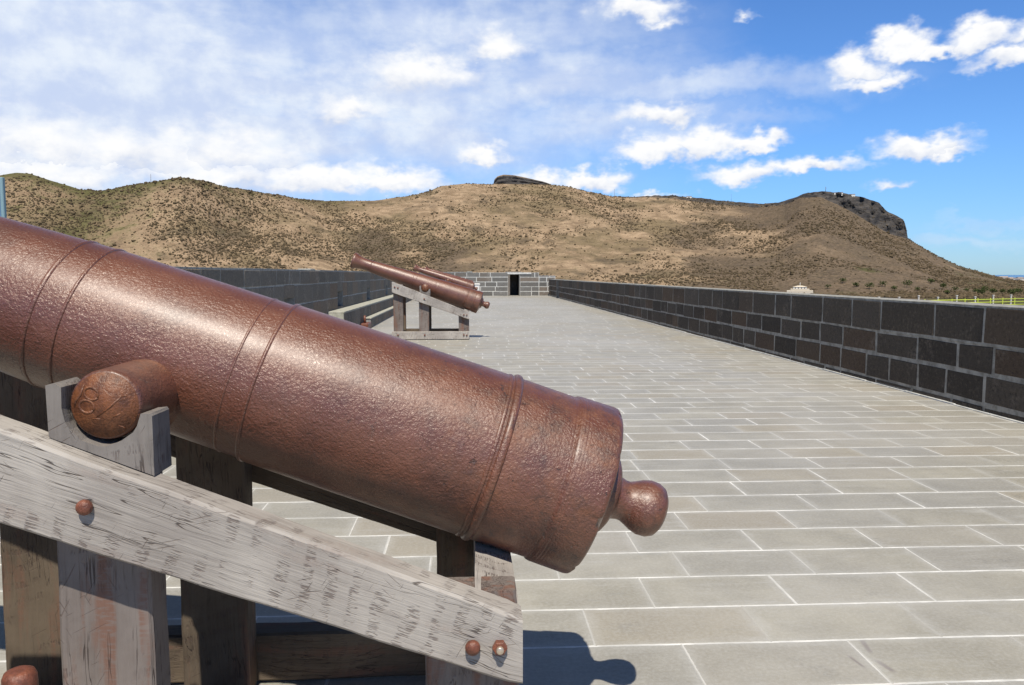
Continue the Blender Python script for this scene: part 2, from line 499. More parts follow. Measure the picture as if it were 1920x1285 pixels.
    t.put(b.inputs['Normal'], t.bump(h, 0.65, 0.004))
    return m


def m_hill():
    m, t, b = material('hillside')
    g = t.new('ShaderNodeNewGeometry')
    pos = g.outputs['Position']
    at = t.new('ShaderNodeAttribute', attribute_name='cover')       # x: rock, y: brown scrub and painted cloud shade, z: green
    rock, brown, green = t.xyz(at.outputs['Vector'])
    n1 = t.noise(pos, 0.010, 7, 0.62)
    n2 = t.noise(pos, 0.055, 6, 0.66)
    n3 = t.noise(pos, 0.24, 4, 0.7)
    c = t.mix(t.ramp(n2, 0.36, 0.64), (0.255, 0.180, 0.115), (0.440, 0.318, 0.208))
    c = t.mix(t.ramp(n1, 0.44, 0.60, 0, 0.75), c, (0.190, 0.148, 0.084))
    c = t.mix(t.ramp(t.noise(pos, 0.020, 5, 0.7), 0.54, 0.66, 0, 0.7), c, (0.135, 0.100, 0.072))
    bm = t.ramp(t.m('ADD', brown, t.m('MULTIPLY', t.m('SUBTRACT', n1, 0.5), 1.7)), 0.22, 0.72)
    scrub = t.mix(t.ramp(n3, 0.3, 0.7), (0.088, 0.067, 0.048), (0.200, 0.150, 0.106))  # colour of the brown scrub and of the painted cloud shade
    c = t.mix(t.m('MULTIPLY', bm, t.ramp(n2, 0.25, 0.6, 0.6, 1.0)), c, scrub)
    gm = t.ramp(t.m('ADD', green, t.m('MULTIPLY', t.m('SUBTRACT', n2, 0.5), 1.6)), 0.35, 0.85)
    c = t.mix(t.m('MULTIPLY', gm, 0.85), c, t.mix(n3, (0.055, 0.060, 0.022), (0.12, 0.125, 0.045)))
    bush = t.ramp(t.noise(pos, 0.22, 5, 0.78), 0.55, 0.62)
    c = t.mix(t.m('MULTIPLY', bush, 0.72), c, (0.075, 0.060, 0.034))
    grain_ = t.ramp(t.noise(pos, 0.5, 3, 0.7), 0.50, 0.66)
    c = t.mix(t.m('MULTIPLY', grain_, 0.5), c, (0.085, 0.066, 0.044))
    vz = t.v('MULTIPLY', pos, (0.05, 0.05, 0.22))
    strata = t.noise(vz, 1.0, 6, 0.75, 0.8)
    rk = t.mix(t.ramp(strata, 0.3, 0.7), (0.028, 0.029, 0.033), (0.115, 0.102, 0.092))
    rm = t.ramp(t.m('ADD', rock, t.m('MULTIPLY', t.m('SUBTRACT', n2, 0.5), 1.1)), 0.35, 0.62)
    c = t.mix(rm, c, rk)
    # thin dark ledges of rock following the contours
    led = t.noise(t.v('MULTIPLY', pos, (0.006, 0.006, 0.16)), 1.0, 4, 0.6)
    lm = t.m('MULTIPLY', t.ramp(t.m('ABSOLUTE', t.m('SUBTRACT', led, 0.52)), 0.012, 0.003), t.ramp(n1, 0.45, 0.6))
    c = t.mix(t.m('MULTIPLY', lm, 0.75), c, (0.07, 0.058, 0.045))
    t.put(b.inputs['Base Color'], c)
    b.inputs['Roughness'].default_value = 0.95
    b.inputs['Specular IOR Level'].default_value = 0.05
    h = t.m('ADD', t.m('MULTIPLY', n2, 6.0), t.m('MULTIPLY', n3, 2.5))
    t.put(b.inputs['Normal'], t.bump(h, 0.8, 1.0))
    return m


def m_leaf(name, a, bcol):
    m, t, b = material(name)
    g = t.new('ShaderNodeNewGeometry')
    r = g.outputs['Random Per Island']
    n = t.noise(g.outputs['Position'], 0.9, 3, 0.6)
    c = t.mix(t.m('ADD', t.m('MULTIPLY', r, 0.7), t.m('MULTIPLY', n, 0.3)), a, bcol)
    t.put(b.inputs['Base Color'], c)
    b.inputs['Roughness'].default_value = 0.9
    b.inputs['Specular IOR Level'].default_value = 0.1
    return m


XL, XR, YF, Y0 = -3.30, 5.60, 56.0, -5.0
MAT = dict(
    paving=m_paving(),
    basalt=m_basalt('basalt', (0.044, 0.036, 0.028), (0.118, 0.096, 0.074)),
    basalt_grey=m_basalt('grey_basalt', (0.150, 0.132, 0.108), (0.235, 0.206, 0.168)),
    basalt_pale=m_basalt('worn_basalt', (0.105, 0.100, 0.092), (0.185, 0.178, 0.165)),
    mortar=m_mortar('mortar', (0.190, 0.176, 0.148), (0.430, 0.405, 0.350)),
    mortar_left=m_mortar('weathered_mortar', (0.22, 0.22, 0.21), (0.42, 0.42, 0.40)),
    mortar_pale=m_mortar('lime_mortar', (0.40, 0.395, 0.37), (0.66, 0.65, 0.61)),
    cap=m_mortar('cement_cap', (0.20, 0.195, 0.175), (0.38, 0.37, 0.335)),
    stepstone=m_mortar('step_stone', (0.30, 0.295, 0.24), (0.46, 0.45, 0.38)),
    iron=m_iron('painted_iron'),
    iron_rusty=m_iron('rusting_iron', 0.85),
    rust=m_rust('orange_rust', (0.085, 0.030, 0.014), (0.215, 0.078, 0.030), 0.42),
    bolt=m_rust('bolt_rust', (0.10, 0.035, 0.022), (0.235, 0.080, 0.045), 0.42),
    steel=m_plain('bare_bolt', (0.55, 0.46, 0.36), 0.35, 0.35, 60, 0.6),
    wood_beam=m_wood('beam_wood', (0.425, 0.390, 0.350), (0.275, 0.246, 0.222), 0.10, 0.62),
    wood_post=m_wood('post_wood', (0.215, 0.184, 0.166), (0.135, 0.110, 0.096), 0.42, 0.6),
    wood_dark=m_wood('aged_brown_wood', (0.150, 0.116, 0.082), (0.088, 0.066, 0.047), 0.3, 0.5),  # darker brown wood of the rear timbers
    wood_block=m_wood('block_wood', (0.245, 0.220, 0.200), (0.120, 0.106, 0.096), 0.05, 0.8),
    bore=m_plain('dark_bore', (0.02, 0.012, 0.01), 0.8),
    hill=m_hill(),
    scrub=m_leaf('scrub_leaf', (0.058, 0.045, 0.026), (0.150, 0.110, 0.066)),
    leaf=m_leaf('green_leaf', (0.028, 0.042, 0.014), (0.095, 0.110, 0.036)),
    bark=m_plain('bark', (0.11, 0.085, 0.06), 0.9),
    sea=m_plain('sea_water', (0.05, 0.13, 0.26), 0.25, 0.1, 0.002),
    white=m_plain('white_paint', (0.74, 0.72, 0.66), 0.6, 0.06),
    cream=m_plain('cream_wall', (0.62, 0.54, 0.42), 0.7, 0.1, 0.4),
    roof=m_plain('grey_roof', (0.34, 0.27, 0.22), 0.8, 0.2, 0.4),
    dark=m_plain('dark_opening', (0.03, 0.028, 0.026), 0.8),
    yellow=m_plain('yellow_green_paint', (0.52, 0.58, 0.07), 0.5, 0.06),
    post_white=m_plain('pale_post', (0.60, 0.55, 0.48), 0.7, 0.1),
    steelmast=m_plain('mast_steel', (0.16, 0.16, 0.17), 0.6, 0.1),
    banner=m_plain('blue_banner', (0.13, 0.24, 0.38), 0.5, 0.12, 3.0),
    banner_edge=m_plain('banner_hem', (0.22, 0.33, 0.36), 0.5, 0.1, 3.0),
    banner_white=m_plain('banner_white', (0.78, 0.80, 0.84), 0.5, 0.04),
    banner_purple=m_plain('banner_purple', (0.16, 0.10, 0.42), 0.5, 0.04),
    pedestal=m_mortar('pale_stone', (0.55, 0.53, 0.50), (0.78, 0.76, 0.72)),
)


# ------------------------------------------------------------------ mesh helpers
class MB:
    def __init__(self):
        self.v = []
        self.f = []
        self.mi = []
        self.sm = []
        self.g = []          # grain coordinates, one per vertex (optional)

    def add(self, verts, faces, mi=0, smooth=False, grain=None):
        o = len(self.v)
        self.v += [tuple(p) for p in verts]
        self.g += [tuple(p) for p in (grain if grain is not None else verts)]
        for f in faces:
            self.f.append(tuple(i + o for i in f))
            self.mi.append(mi)
            self.sm.append(smooth)

    def box(self, a, b, c=0.0, mi=0, jit=0.0, rng=None):
        """axis-aligned box from corner a to corner b with chamfer c"""
        if c <= 0:
            vs = [(x, y, z) for x in (a[0], b[0]) for y in (a[1], b[1]) for z in (a[2], b[2])]
            fs = [(0, 1, 3, 2), (4, 6, 7, 5), (0, 4, 5, 1), (2, 3, 7, 6), (0, 2, 6, 4), (1, 5, 7, 3)]
            self.add(vs, fs, mi)
            return
        vs = []
        idx = {}
        for i in (0, 1):
            for j in (0, 1):
                for k in (0, 1):
                    s = (i, j, k)
                    jj_ = jit if isinstance(jit, tuple) else (jit, jit, jit)
                    jt = [(rng.uniform(-q_, q_) if rng else 0) for q_ in jj_]
                    for ax in range(3):
                        p = []
                        for q in range(3):
                            lo, hi = a[q], b[q]
                            val = (hi if s[q] else lo)
                            if q != ax:
                                val += (-c if s[q] else c)
                            else:
                                pass
                            p.append(val + jt[q])
                        idx[(i, j, k, ax)] = len(vs)
                        vs.append(p)
        fs = []
        for ax in range(3):
            o1, o2 = [q for q in range(3) if q != ax]
            for sd in (0, 1):
                ring = []
                for (u, w) in ((0, 0), (1, 0), (1, 1), (0, 1)):
                    s = [0, 0, 0]
                    s[ax] = sd
                    s[o1] = u
                    s[o2] = w
                    ring.append(idx[(*s, ax)])
                fs.append(tuple(ring))
        for ax in range(3):                      # edges parallel to ax
            o1, o2 = [q for q in range(3) if q != ax]
            for u in (0, 1):
                for w in (0, 1):
                    s0 = [0, 0, 0]
                    s1 = [0, 0, 0]
                    s1[ax] = 1
                    for s in (s0, s1):
                        s[o1] = u
                        s[o2] = w
                    fs.append((idx[(*s0, o1)], idx[(*s1, o1)], idx[(*s1, o2)], idx[(*s0, o2)]))
        for i in (0, 1):
            for j in (0, 1):
                for k in (0, 1):
                    fs.append(tuple(idx[(i, j, k, ax)] for ax in range(3)))
        self.add(vs, fs, mi)

    def lathe(self, prof, n=64, frame=None, mi=0, smooth=True, closed_start=True, closed_end=True):
        """profile of (s, r) turned about the local X axis; frame = Matrix"""
        vs = []
        fs = []
        m = frame or Matrix.Identity(4)
        rings = []
        for (s, r) in prof:
            if r < 1e-6:
                rings.append([len(vs)])
                vs.append(m @ Vector((s, 0, 0)))
            else:
                rr = []
                for i in range(n):
                    a = 2 * math.pi * i / n
                    rr.append(len(vs))
                    vs.append(m @ Vector((s, r * math.cos(a), r * math.sin(a))))
                rings.append(rr)
        for A, B in zip(rings[:-1], rings[1:]):
            if len(A) == 1 and len(B) == 1:
                continue
            for i in range(n):
                j = (i + 1) % n
                if len(A) == 1:
                    fs.append((A[0], B[i], B[j]))
                elif len(B) == 1:
                    fs.append((A[i], B[0], A[j]))
                else:
                    fs.append((A[i], B[i], B[j], A[j]))
        self.add(vs, fs, mi, smooth)

    def cyl(self, p0, p1, r0, r1=None, n=16, mi=0, smooth=True, cap=True):
        p0 = Vector(p0)
        p1 = Vector(p1)
        d = p1 - p0
        q = d.to_track_quat('X', 'Z').to_matrix().to_4x4()
        fr = Matrix.Translation(p0) @ q
        L = d.length
        r1 = r0 if r1 is None else r1
        prof = [(0, r0), (L, r1)]
        if cap:
            prof = [(0, 0), (0, r0 * 0.999), (0, r0), (L, r1), (L, r1 * 0.999), (L, 0)]
        self.lathe(prof, n, fr, mi, smooth)

    def tube(self, pts, r, n=6, mi=0):
        for a, b in zip(pts[:-1], pts[1:]):
            self.cyl(a, b, r, r, n, mi)
        return self

    def build(self, name, mats, parent=None, recalc=True, autosmooth=None):
        me = bpy.data.meshes.new(name)
        me.from_pydata(self.v, [], self.f)
        if not isinstance(mats, (list, tuple)):
            mats = [mats]
        for mm in mats:
            me.materials.append(mm)
        me.polygons.foreach_set('material_index', self.mi)
        me.polygons.foreach_set('use_smooth', self.sm)
        a = me.attributes.new('grain', 'FLOAT_VECTOR', 'POINT')
        a.data.foreach_set('vector', [c for p in self.g for c in p])
        if recalc:
            bm = bmesh.new()
            bm.from_mesh(me)
            bmesh.ops.recalc_face_normals(bm, faces=bm.faces)
            bm.to_mesh(me)
            bm.free()
        if autosmooth:
            me.set_sharp_from_angle(angle=math.radians(autosmooth))
        o = bpy.data.objects.new(name, me)
        COL.objects.link(o)
        if parent:
            o.parent = parent
        return o


def tag(o, label=None, cat=None, group=None, kind=None):
    for k, v in (('label', label), ('category', cat), ('group', group), ('kind', kind)):
        if v:
            o[k] = v
    return o


def empty(name, loc, label=None, cat=None, group=None, kind=None, rz=0.0):
    o = bpy.data.objects.new(name, None)
    o.location = loc
    o.rotation_euler = (0, 0, rz)
    o.empty_display_size = 0.2
    COL.objects.link(o)
    return tag(o, label, cat, group, kind)


def copy_tree(o, parent=None):
    c = o.copy()
    COL.objects.link(c)
    if parent:
        c.parent = parent
        c.matrix_parent_inverse = o.matrix_parent_inverse.copy()
    for ch in list(o.children):
        copy_tree(ch, c)
    return c


# ------------------------------------------------------------------ terrace deck
mb = MB()
mb.box((XL - 0.6, Y0, -6.5), (XR + 0.6, YF + 2.6, 0.0))
deck = mb.build('terrace_deck', MAT['paving'])
tag(deck, 'pale grey stone paved terrace with white mortar joints', 'terrace', kind='structure')


# ------------------------------------------------------------------ parapet walls
def courses_blocks(mb, mort, axis, fixed, depth, t0, t1, zs, rng, lens, hole=None, gap=0.017, proud=0.004, jit=0.006):
    """Coursed stones along Y (axis='y', face at x=fixed, body towards depth sign) or along X."""
    sgn = 1 if depth > 0 else -1
    for ci, (za, zb) in enumerate(zip(zs[:-1], zs[1:])):
        lo, hi = lens[min(ci, len(lens) - 1)]
        spans = [(t0, t1)]
        if hole:
            for (h0, h1, hz0, hz1) in hole:
                if za < hz1 - 0.01 and zb > hz0 + 0.01:
                    ns = []
                    for (a, b) in spans:
                        if h1 <= a or h0 >= b:
                            ns.append((a, b))
                        else:
                            if h0 > a:
                                ns.append((a, h0))
                            if h1 < b:
                                ns.append((h1, b))
                    spans = ns
        for (sa, sb) in spans:
            a0 = fixed + sgn * 0.004
            a1 = fixed + depth
            # mortar bed behind the stone faces
            if axis == 'y':
                mort.box((min(a0, a1), sa, za), (max(a0, a1), sb, zb), mi=1)
            else:
                mort.box((sa, min(a0, a1), za), (sb, max(a0, a1), zb), mi=1)
            t = sa
            first = True
            while t < sb - 0.05:
                L = rng.uniform(lo, hi)
                if first and sa == t0:
                    L *= rng.uniform(0.5, 1.0)
                first = False
                e = min(t + L, sb)
                if sb - e < lo * 0.4:
                    e = sb
                g = gap * rng.uniform(0.35, 0.75)
                pr = proud * rng.uniform(-0.2, 1.2)
                zj = rng.uniform(-jit, jit)
                f0 = fixed - sgn * pr
                f1 = fixed + sgn * 0.03
                if axis == 'y':
                    mb.box((min(f0, f1), t + g, za + gap * 0.5 + zj), (max(f0, f1), e - g, zb - gap * 0.5 + zj * 0.5), 0.009, 0, (jit * 0.12, jit * 0.8, jit * 0.6), rng)
                else:
                    mb.box((t + g, min(f0, f1), za + gap * 0.5 + zj), (e - g, max(f0, f1), zb - gap * 0.5 + zj * 0.5), 0.009, 0, (jit * 0.8, jit * 0.12, jit * 0.6), rng)
                t = e


# right-hand wall
wr = empty('parapet_wall', (XR, 25, 0), 'low dark basalt parapet wall along the right edge of the terrace', 'wall')
inv = Matrix.Translation((-XR, -25, 0))


def adopt(o, root):
    """keep the world place of a mesh built in world coordinates under a root that has a location"""
    o.parent = root
    o.matrix_parent_inverse = Matrix.Translation(-Vector(root.location))
    return o


rng = random.Random(11)
mb = MB()
SLOT = (49.6, 50.7, -0.1, 2.0)
courses_blocks(mb, mb, 'y', XR, 0.36, Y0, 55.4, [-0.01, 0.078, 0.412, 0.731], rng, [(0.5, 1.2), (0.55, 1.05), (0.6, 1.1)], hole=[SLOT], gap=0.038, jit=0.013)
mb.box((XR + 0.25, SLOT[0], -0.01), (XR + 0.36, SLOT[1], 1.15), 0, 0)
adopt(mb.build('stonework', [MAT['basalt'], MAT['mortar']]), wr)
mb = MB()
courses_blocks(mb, mb, 'y', XR - 0.012, 0.39, Y0, 55.4, [0.731, 1.152], rng, [(0.7, 1.25)], hole=[SLOT], gap=0.037, proud=0.005, jit=0.011)
adopt(mb.build('coping_course', [MAT['basalt'], MAT['mortar']]), wr)
mb = MB()
mb.box((XR - 0.014, Y0, 1.153), (XR + 0.375, 55.4, 1.165), 0.004)
adopt(mb.build('cement_cap', MAT['cap']), wr)
mb = MB()
t = Y0
while t < 55:
    e = min(t + rng.uniform(0.5, 1.6), 55.3)
    if not (t < SLOT[1] and e > SLOT[0]):
        mb.box((XR - 0.022 - rng.uniform(0, 0.02), t, -0.004), (XR + 0.03, e + 0.02, 0.010 + rng.uniform(0, 0.012)), 0.004, 0)
    t = e
adopt(mb.build('base_fillet', MAT['mortar_pale']), wr)

# left-hand wall with loopholes
wl = empty('parapet_wall', (XL, 25, 0), 'tall dark stone parapet wall with loopholes on the left', 'wall')
holes = [(y0, y0 + 0.85, 0.66, 1.06) for y0 in (14.6, 20.5, 26.4, 32.3, 38.2, 44.1)]
mb = MB()
courses_blocks(mb, mb, 'y', XL, -0.35, Y0, YF, [-0.01, 0.25, 0.58, 0.915, 1.30], rng, [(0.6, 1.1)], hole=holes, gap=0.026)
for (h0, h1, z0, z1) in holes:
    mb.box((XL - 0.35, h0 - 0.002, 1.06), (XL + 0.002, h1 + 0.002, 1.298), 0.006)
    mb.box((XL - 0.35, h0 - 0.002, 0.585), (XL + 0.002, h1 + 0.002, 0.68), 0.006)
    mb.box((XL - 0.75, h0 - 0.1, z0 - 0.05), (XL - 0.552, h1 + 0.1, z1 + 0.05), 0, 2)  # added dark plate stands for the shade inside the loophole
    for (ya, yb, za, zb) in ((h0 - 0.1, h0, z0 - 0.05, z1 + 0.05), (h1, h1 + 0.1, z0 - 0.05, z1 + 0.05), (h0, h1, z0 - 0.05, z0), (h0, h1, z1, z1 + 0.05)):
        mb.box((XL - 0.551, ya, za), (XL - 0.352, yb, zb), 0, 0)
adopt(mb.build('stonework', [MAT['basalt_grey'], MAT['mortar_left'], MAT['dark']]), wl)
mb = MB()
courses_blocks(mb, mb, 'y', XL + 0.01, -0.6, Y0, YF, [1.30, 1.578], rng, [(0.75, 1.2)], gap=0.024)
adopt(mb.build('coping_course', [MAT['basalt_grey'], MAT['mortar_left']]), wl)
mb = MB()
t = Y0
while t < YF:
    e = min(t + rng.uniform(0.8, 2.6), YF)
    mb.box((XL - 0.585, t, 1.579), (XL + 0.008, e, 1.585 + rng.uniform(0.0, 0.012)), 0.003)
    t = e
mb.box((XL - 0.3, 17.2, 1.58), (XL - 0.02, 17.7, 1.62), 0.015)
adopt(mb.build('cement_cap', MAT['cap']), wl)

# far end wall with a doorway
wf = empty('end_wall', (2, YF, 0), 'sunlit grey block wall with a dark doorway across the far end', 'wall')
rng = random.Random(5)
mb = MB()
DX0, DX1 = 2.92, 3.56
hz = [-0.01, 0.31, 0.64, 0.97, 1.30, 1.62]
courses_blocks(mb, mb, 'x', YF, 0.55, XL, 4.95, hz, rng, [(0.75, 1.15)], hole=[(DX0 - 0.14, DX1 + 0.06, -0.1, 1.5)], gap=0.034, proud=0.004)
courses_blocks(mb, mb, 'x', YF + 0.003, 0.55, 4.95, XR + 0.5, hz[:-1] + [1.40], rng, [(0.75, 1.15)], gap=0.045, proud=0.004)
adopt(mb.build('stonework', [MAT['basalt_pale'], MAT['mortar_pale']]), wf)
mb = MB()
mb.box((DX0 - 0.14, YF - 0.03, 0), (DX0, YF + 0.55, 1.5), 0.01)
mb.box((DX1, YF - 0.03, 0), (DX1 + 0.06, YF + 0.55, 1.5), 0.01)
mb.box((DX0 - 0.18, YF - 0.05, 1.5), (DX1 + 0.85, YF + 0.0, 1.63), 0.01, 1)
mb.box((DX0 - 0.14, YF, 1.5), (DX1 + 0.06, YF + 0.55, 1.62), 0.0)
mb.box((DX0 - 0.2, YF + 0.56, 0), (DX0, YF + 2.4, 1.6), 0.0)
mb.box((DX1, YF + 0.56, 0), (DX1 + 0.2, YF + 2.4, 1.6), 0.0)
mb.box((DX0 - 0.2, YF + 0.56, 1.601), (DX1 + 0.2, YF + 2.4, 1.7), 0.0)
mb.box((DX0 - 0.2, YF + 2.41, 0), (DX1 + 0.2, YF + 2.5, 1.7), 0.0)
adopt(mb.build('doorway', [MAT['basalt_pale'], MAT['mortar_pale']]), wf)
mb = MB()
mb.box((XL, YF - 0.01, 1.622), (-0.1, YF + 0.55, 1.66), 0.006)
mb.box((-0.1, YF - 0.02, 1.622), (0.3, YF + 0.55, 1.70), 0.006)
mb.box((4.94, YF - 0.01, 1.402), (XR + 0.5, YF + 0.55, 1.415), 0.004)
adopt(mb.build('cement_cap', MAT['cap']), wf)

# stepped firing ledge along the left wall
st = empty('firing_step', (-3.0, 22, 0), 'two-tier pale topped stone ledge running along the left wall', 'step')
mb = MB()
rng = random.Random(9)
courses_blocks(mb, mb, 'y', -2.73, -0.18, 22.6, 35.0, [0.0, 0.25], rng, [(0.6, 1.0)], gap=0.02)
courses_blocks(mb, mb, 'y', -2.92, -0.37, 19.0, 35.0, [0.0, 0.585], rng, [(0.6, 1.0)], gap=0.02)
adopt(mb.build('riser', [MAT['basalt_grey'], MAT['mortar_left']]), st)
mb = MB()
mb.box((-2.905, 22.58, 0.252), (-2.715, 35.02, 0.285), 0.006)
adopt(mb.build('tread', MAT['stepstone']), st)
mb = MB()
mb.box((-3.292, 18.97, 0.587), (-2.905, 35.02, 0.625), 0.006)
mb.box((-3.285, 18.972, 0.0), (-2.925, 18.998, 0.586), 0.004)
adopt(mb.build('tread', MAT['stepstone']), st)

# ------------------------------------------------------------------ gun carriages and cannons
def timber(name, sections, y0, y1, mat, parent, seed=0, vertical=False, ch=0.008, rough=0.0034, step=0.035, loc=(0, 0, 0)):
    """Sawn timber. sections: list of (x, zlow, zhigh) for a lying timber; for an upright one (z, xlow, xhigh)."""
    rnd = random.Random(seed)
    mb = MB()
    xs = [s[0] for s in sections]
    a, b = xs[0], xs[-1]
    n = max(2, int(abs(b - a) / step))
    rings = []
    vs = []
    gs = []
    off = rnd.uniform(0, 50)

    def lerp(x):
        for (x0, l0, h0), (x1, l1, h1) in zip(sections[:-1], sections[1:]):
            lo, hi = min(x0, x1), max(x0, x1)
            if lo - 1e-9 <= x <= hi + 1e-9:
                k = (x - x0) / (x1 - x0)
                return l0 + (l1 - l0) * k, h0 + (h1 - h0) * k
        return sections[-1][1:]
    for i in range(n + 1):
        x = a + (b - a) * i / n
        lo, hi = lerp(x)
        endc = ch * 0.6 if i in (0, n) else 0.0
        r = []
        c = ch
        loop = []
        nz, ny = 5, 3
        for q in range(nz + 1):
            loop.append((y0, lo + c + (hi - lo - 2 * c) * q / nz))
        for q in range(ny + 1):
            loop.append((y0 + c + (y1 - y0 - 2 * c) * q / ny, hi))
        for q in range(nz + 1):
            loop.append((y1, hi - c - (hi - lo - 2 * c) * q / nz))
        for q in range(ny + 1):
            loop.append((y1 - c - (y1 - y0 - 2 * c) * q / ny, lo))
        for (yy, zz) in loop:
            nv = mnoise.noise_vector(Vector((x * 3.0 + off, yy * 9, zz * 9))) * rough
            nv += mnoise.noise_vector(Vector((x * 14.0 + off, yy * 30, zz * 30))) * rough * 0.5
            ym = (y0 + y1) / 2
            zm = (lo + hi) / 2
            yq = ym + (yy - ym) * (1 - endc / max(0.02, (y1 - y0) / 2))
            zq = zm + (zz - zm) * (1 - endc / max(0.02, (hi - lo) / 2))
            r.append(len(vs))
            if vertical:
                vs.append((zq + nv.x, yq + nv.y, x))
            else:
                vs.append((x, yq + nv.y, zq + nv.z))
            gs.append((x + seed * 1.7, yy, zz - zm))
        rings.append(r)
    k = len(rings[0])
    fs = []
    for A, B in zip(rings[:-1], rings[1:]):
        for i in range(k):
            j = (i + 1) % k
            fs.append((A[i], A[j], B[j], B[i]))
    fs.append(tuple(rings[0]))
    fs.append(tuple(reversed(rings[-1])))
    mb.add(vs, fs, 0, False, gs)
    o = mb.build(name, mat, parent, autosmooth=28)
    for p in o.data.polygons:
        p.use_smooth = True
    o.data.set_sharp_from_angle(angle=math.radians(30))
    o.location = loc
    return o


def bolt(parent, x, y, z, mat, r=0.0180, out=0.019, diry=-1, seed=0):
    mb = MB()
    fr = Matrix.Translation((x, y, z)) @ Matrix.Rotation(math.radians(90 * diry), 4, 'Z')
    # shank, washer-less rounded head
    mb.lathe([(-0.03, 0), (-0.03, r * 0.6), (out * 0.15, r * 0.6), (out * 0.2, r * 0.97), (out * 0.35, r * 1.04), (out * 0.8, r),
              (out * 1.1, r * 0.72), (out * 1.2, r * 0.35), (out * 1.22, 0)], 20, fr)
    return mb.build('bolt', mat, parent)


def nut(parent, x, y, z, mat, mat2, r=0.0185, out=0.017, diry=-1):
    mb = MB()
    fr = Matrix.Translation((x, y, z)) @ Matrix.Rotation(math.radians(90 * diry), 4, 'Z')
    mb.lathe([(-0.02, 0), (-0.02, r * 0.98), (out * 0.8, r * 1.0), (out, r * 0.86), (out, 0)], 6, fr, 0, False)
    mb.lathe([(out * 0.6, 0), (out * 0.6, r * 0.5), (out * 1.5, r * 0.5), (out * 1.6, r * 0.4), (out * 1.6, 0)], 14, fr, 1)
    return mb.build('bolt', [mat, mat2], parent)


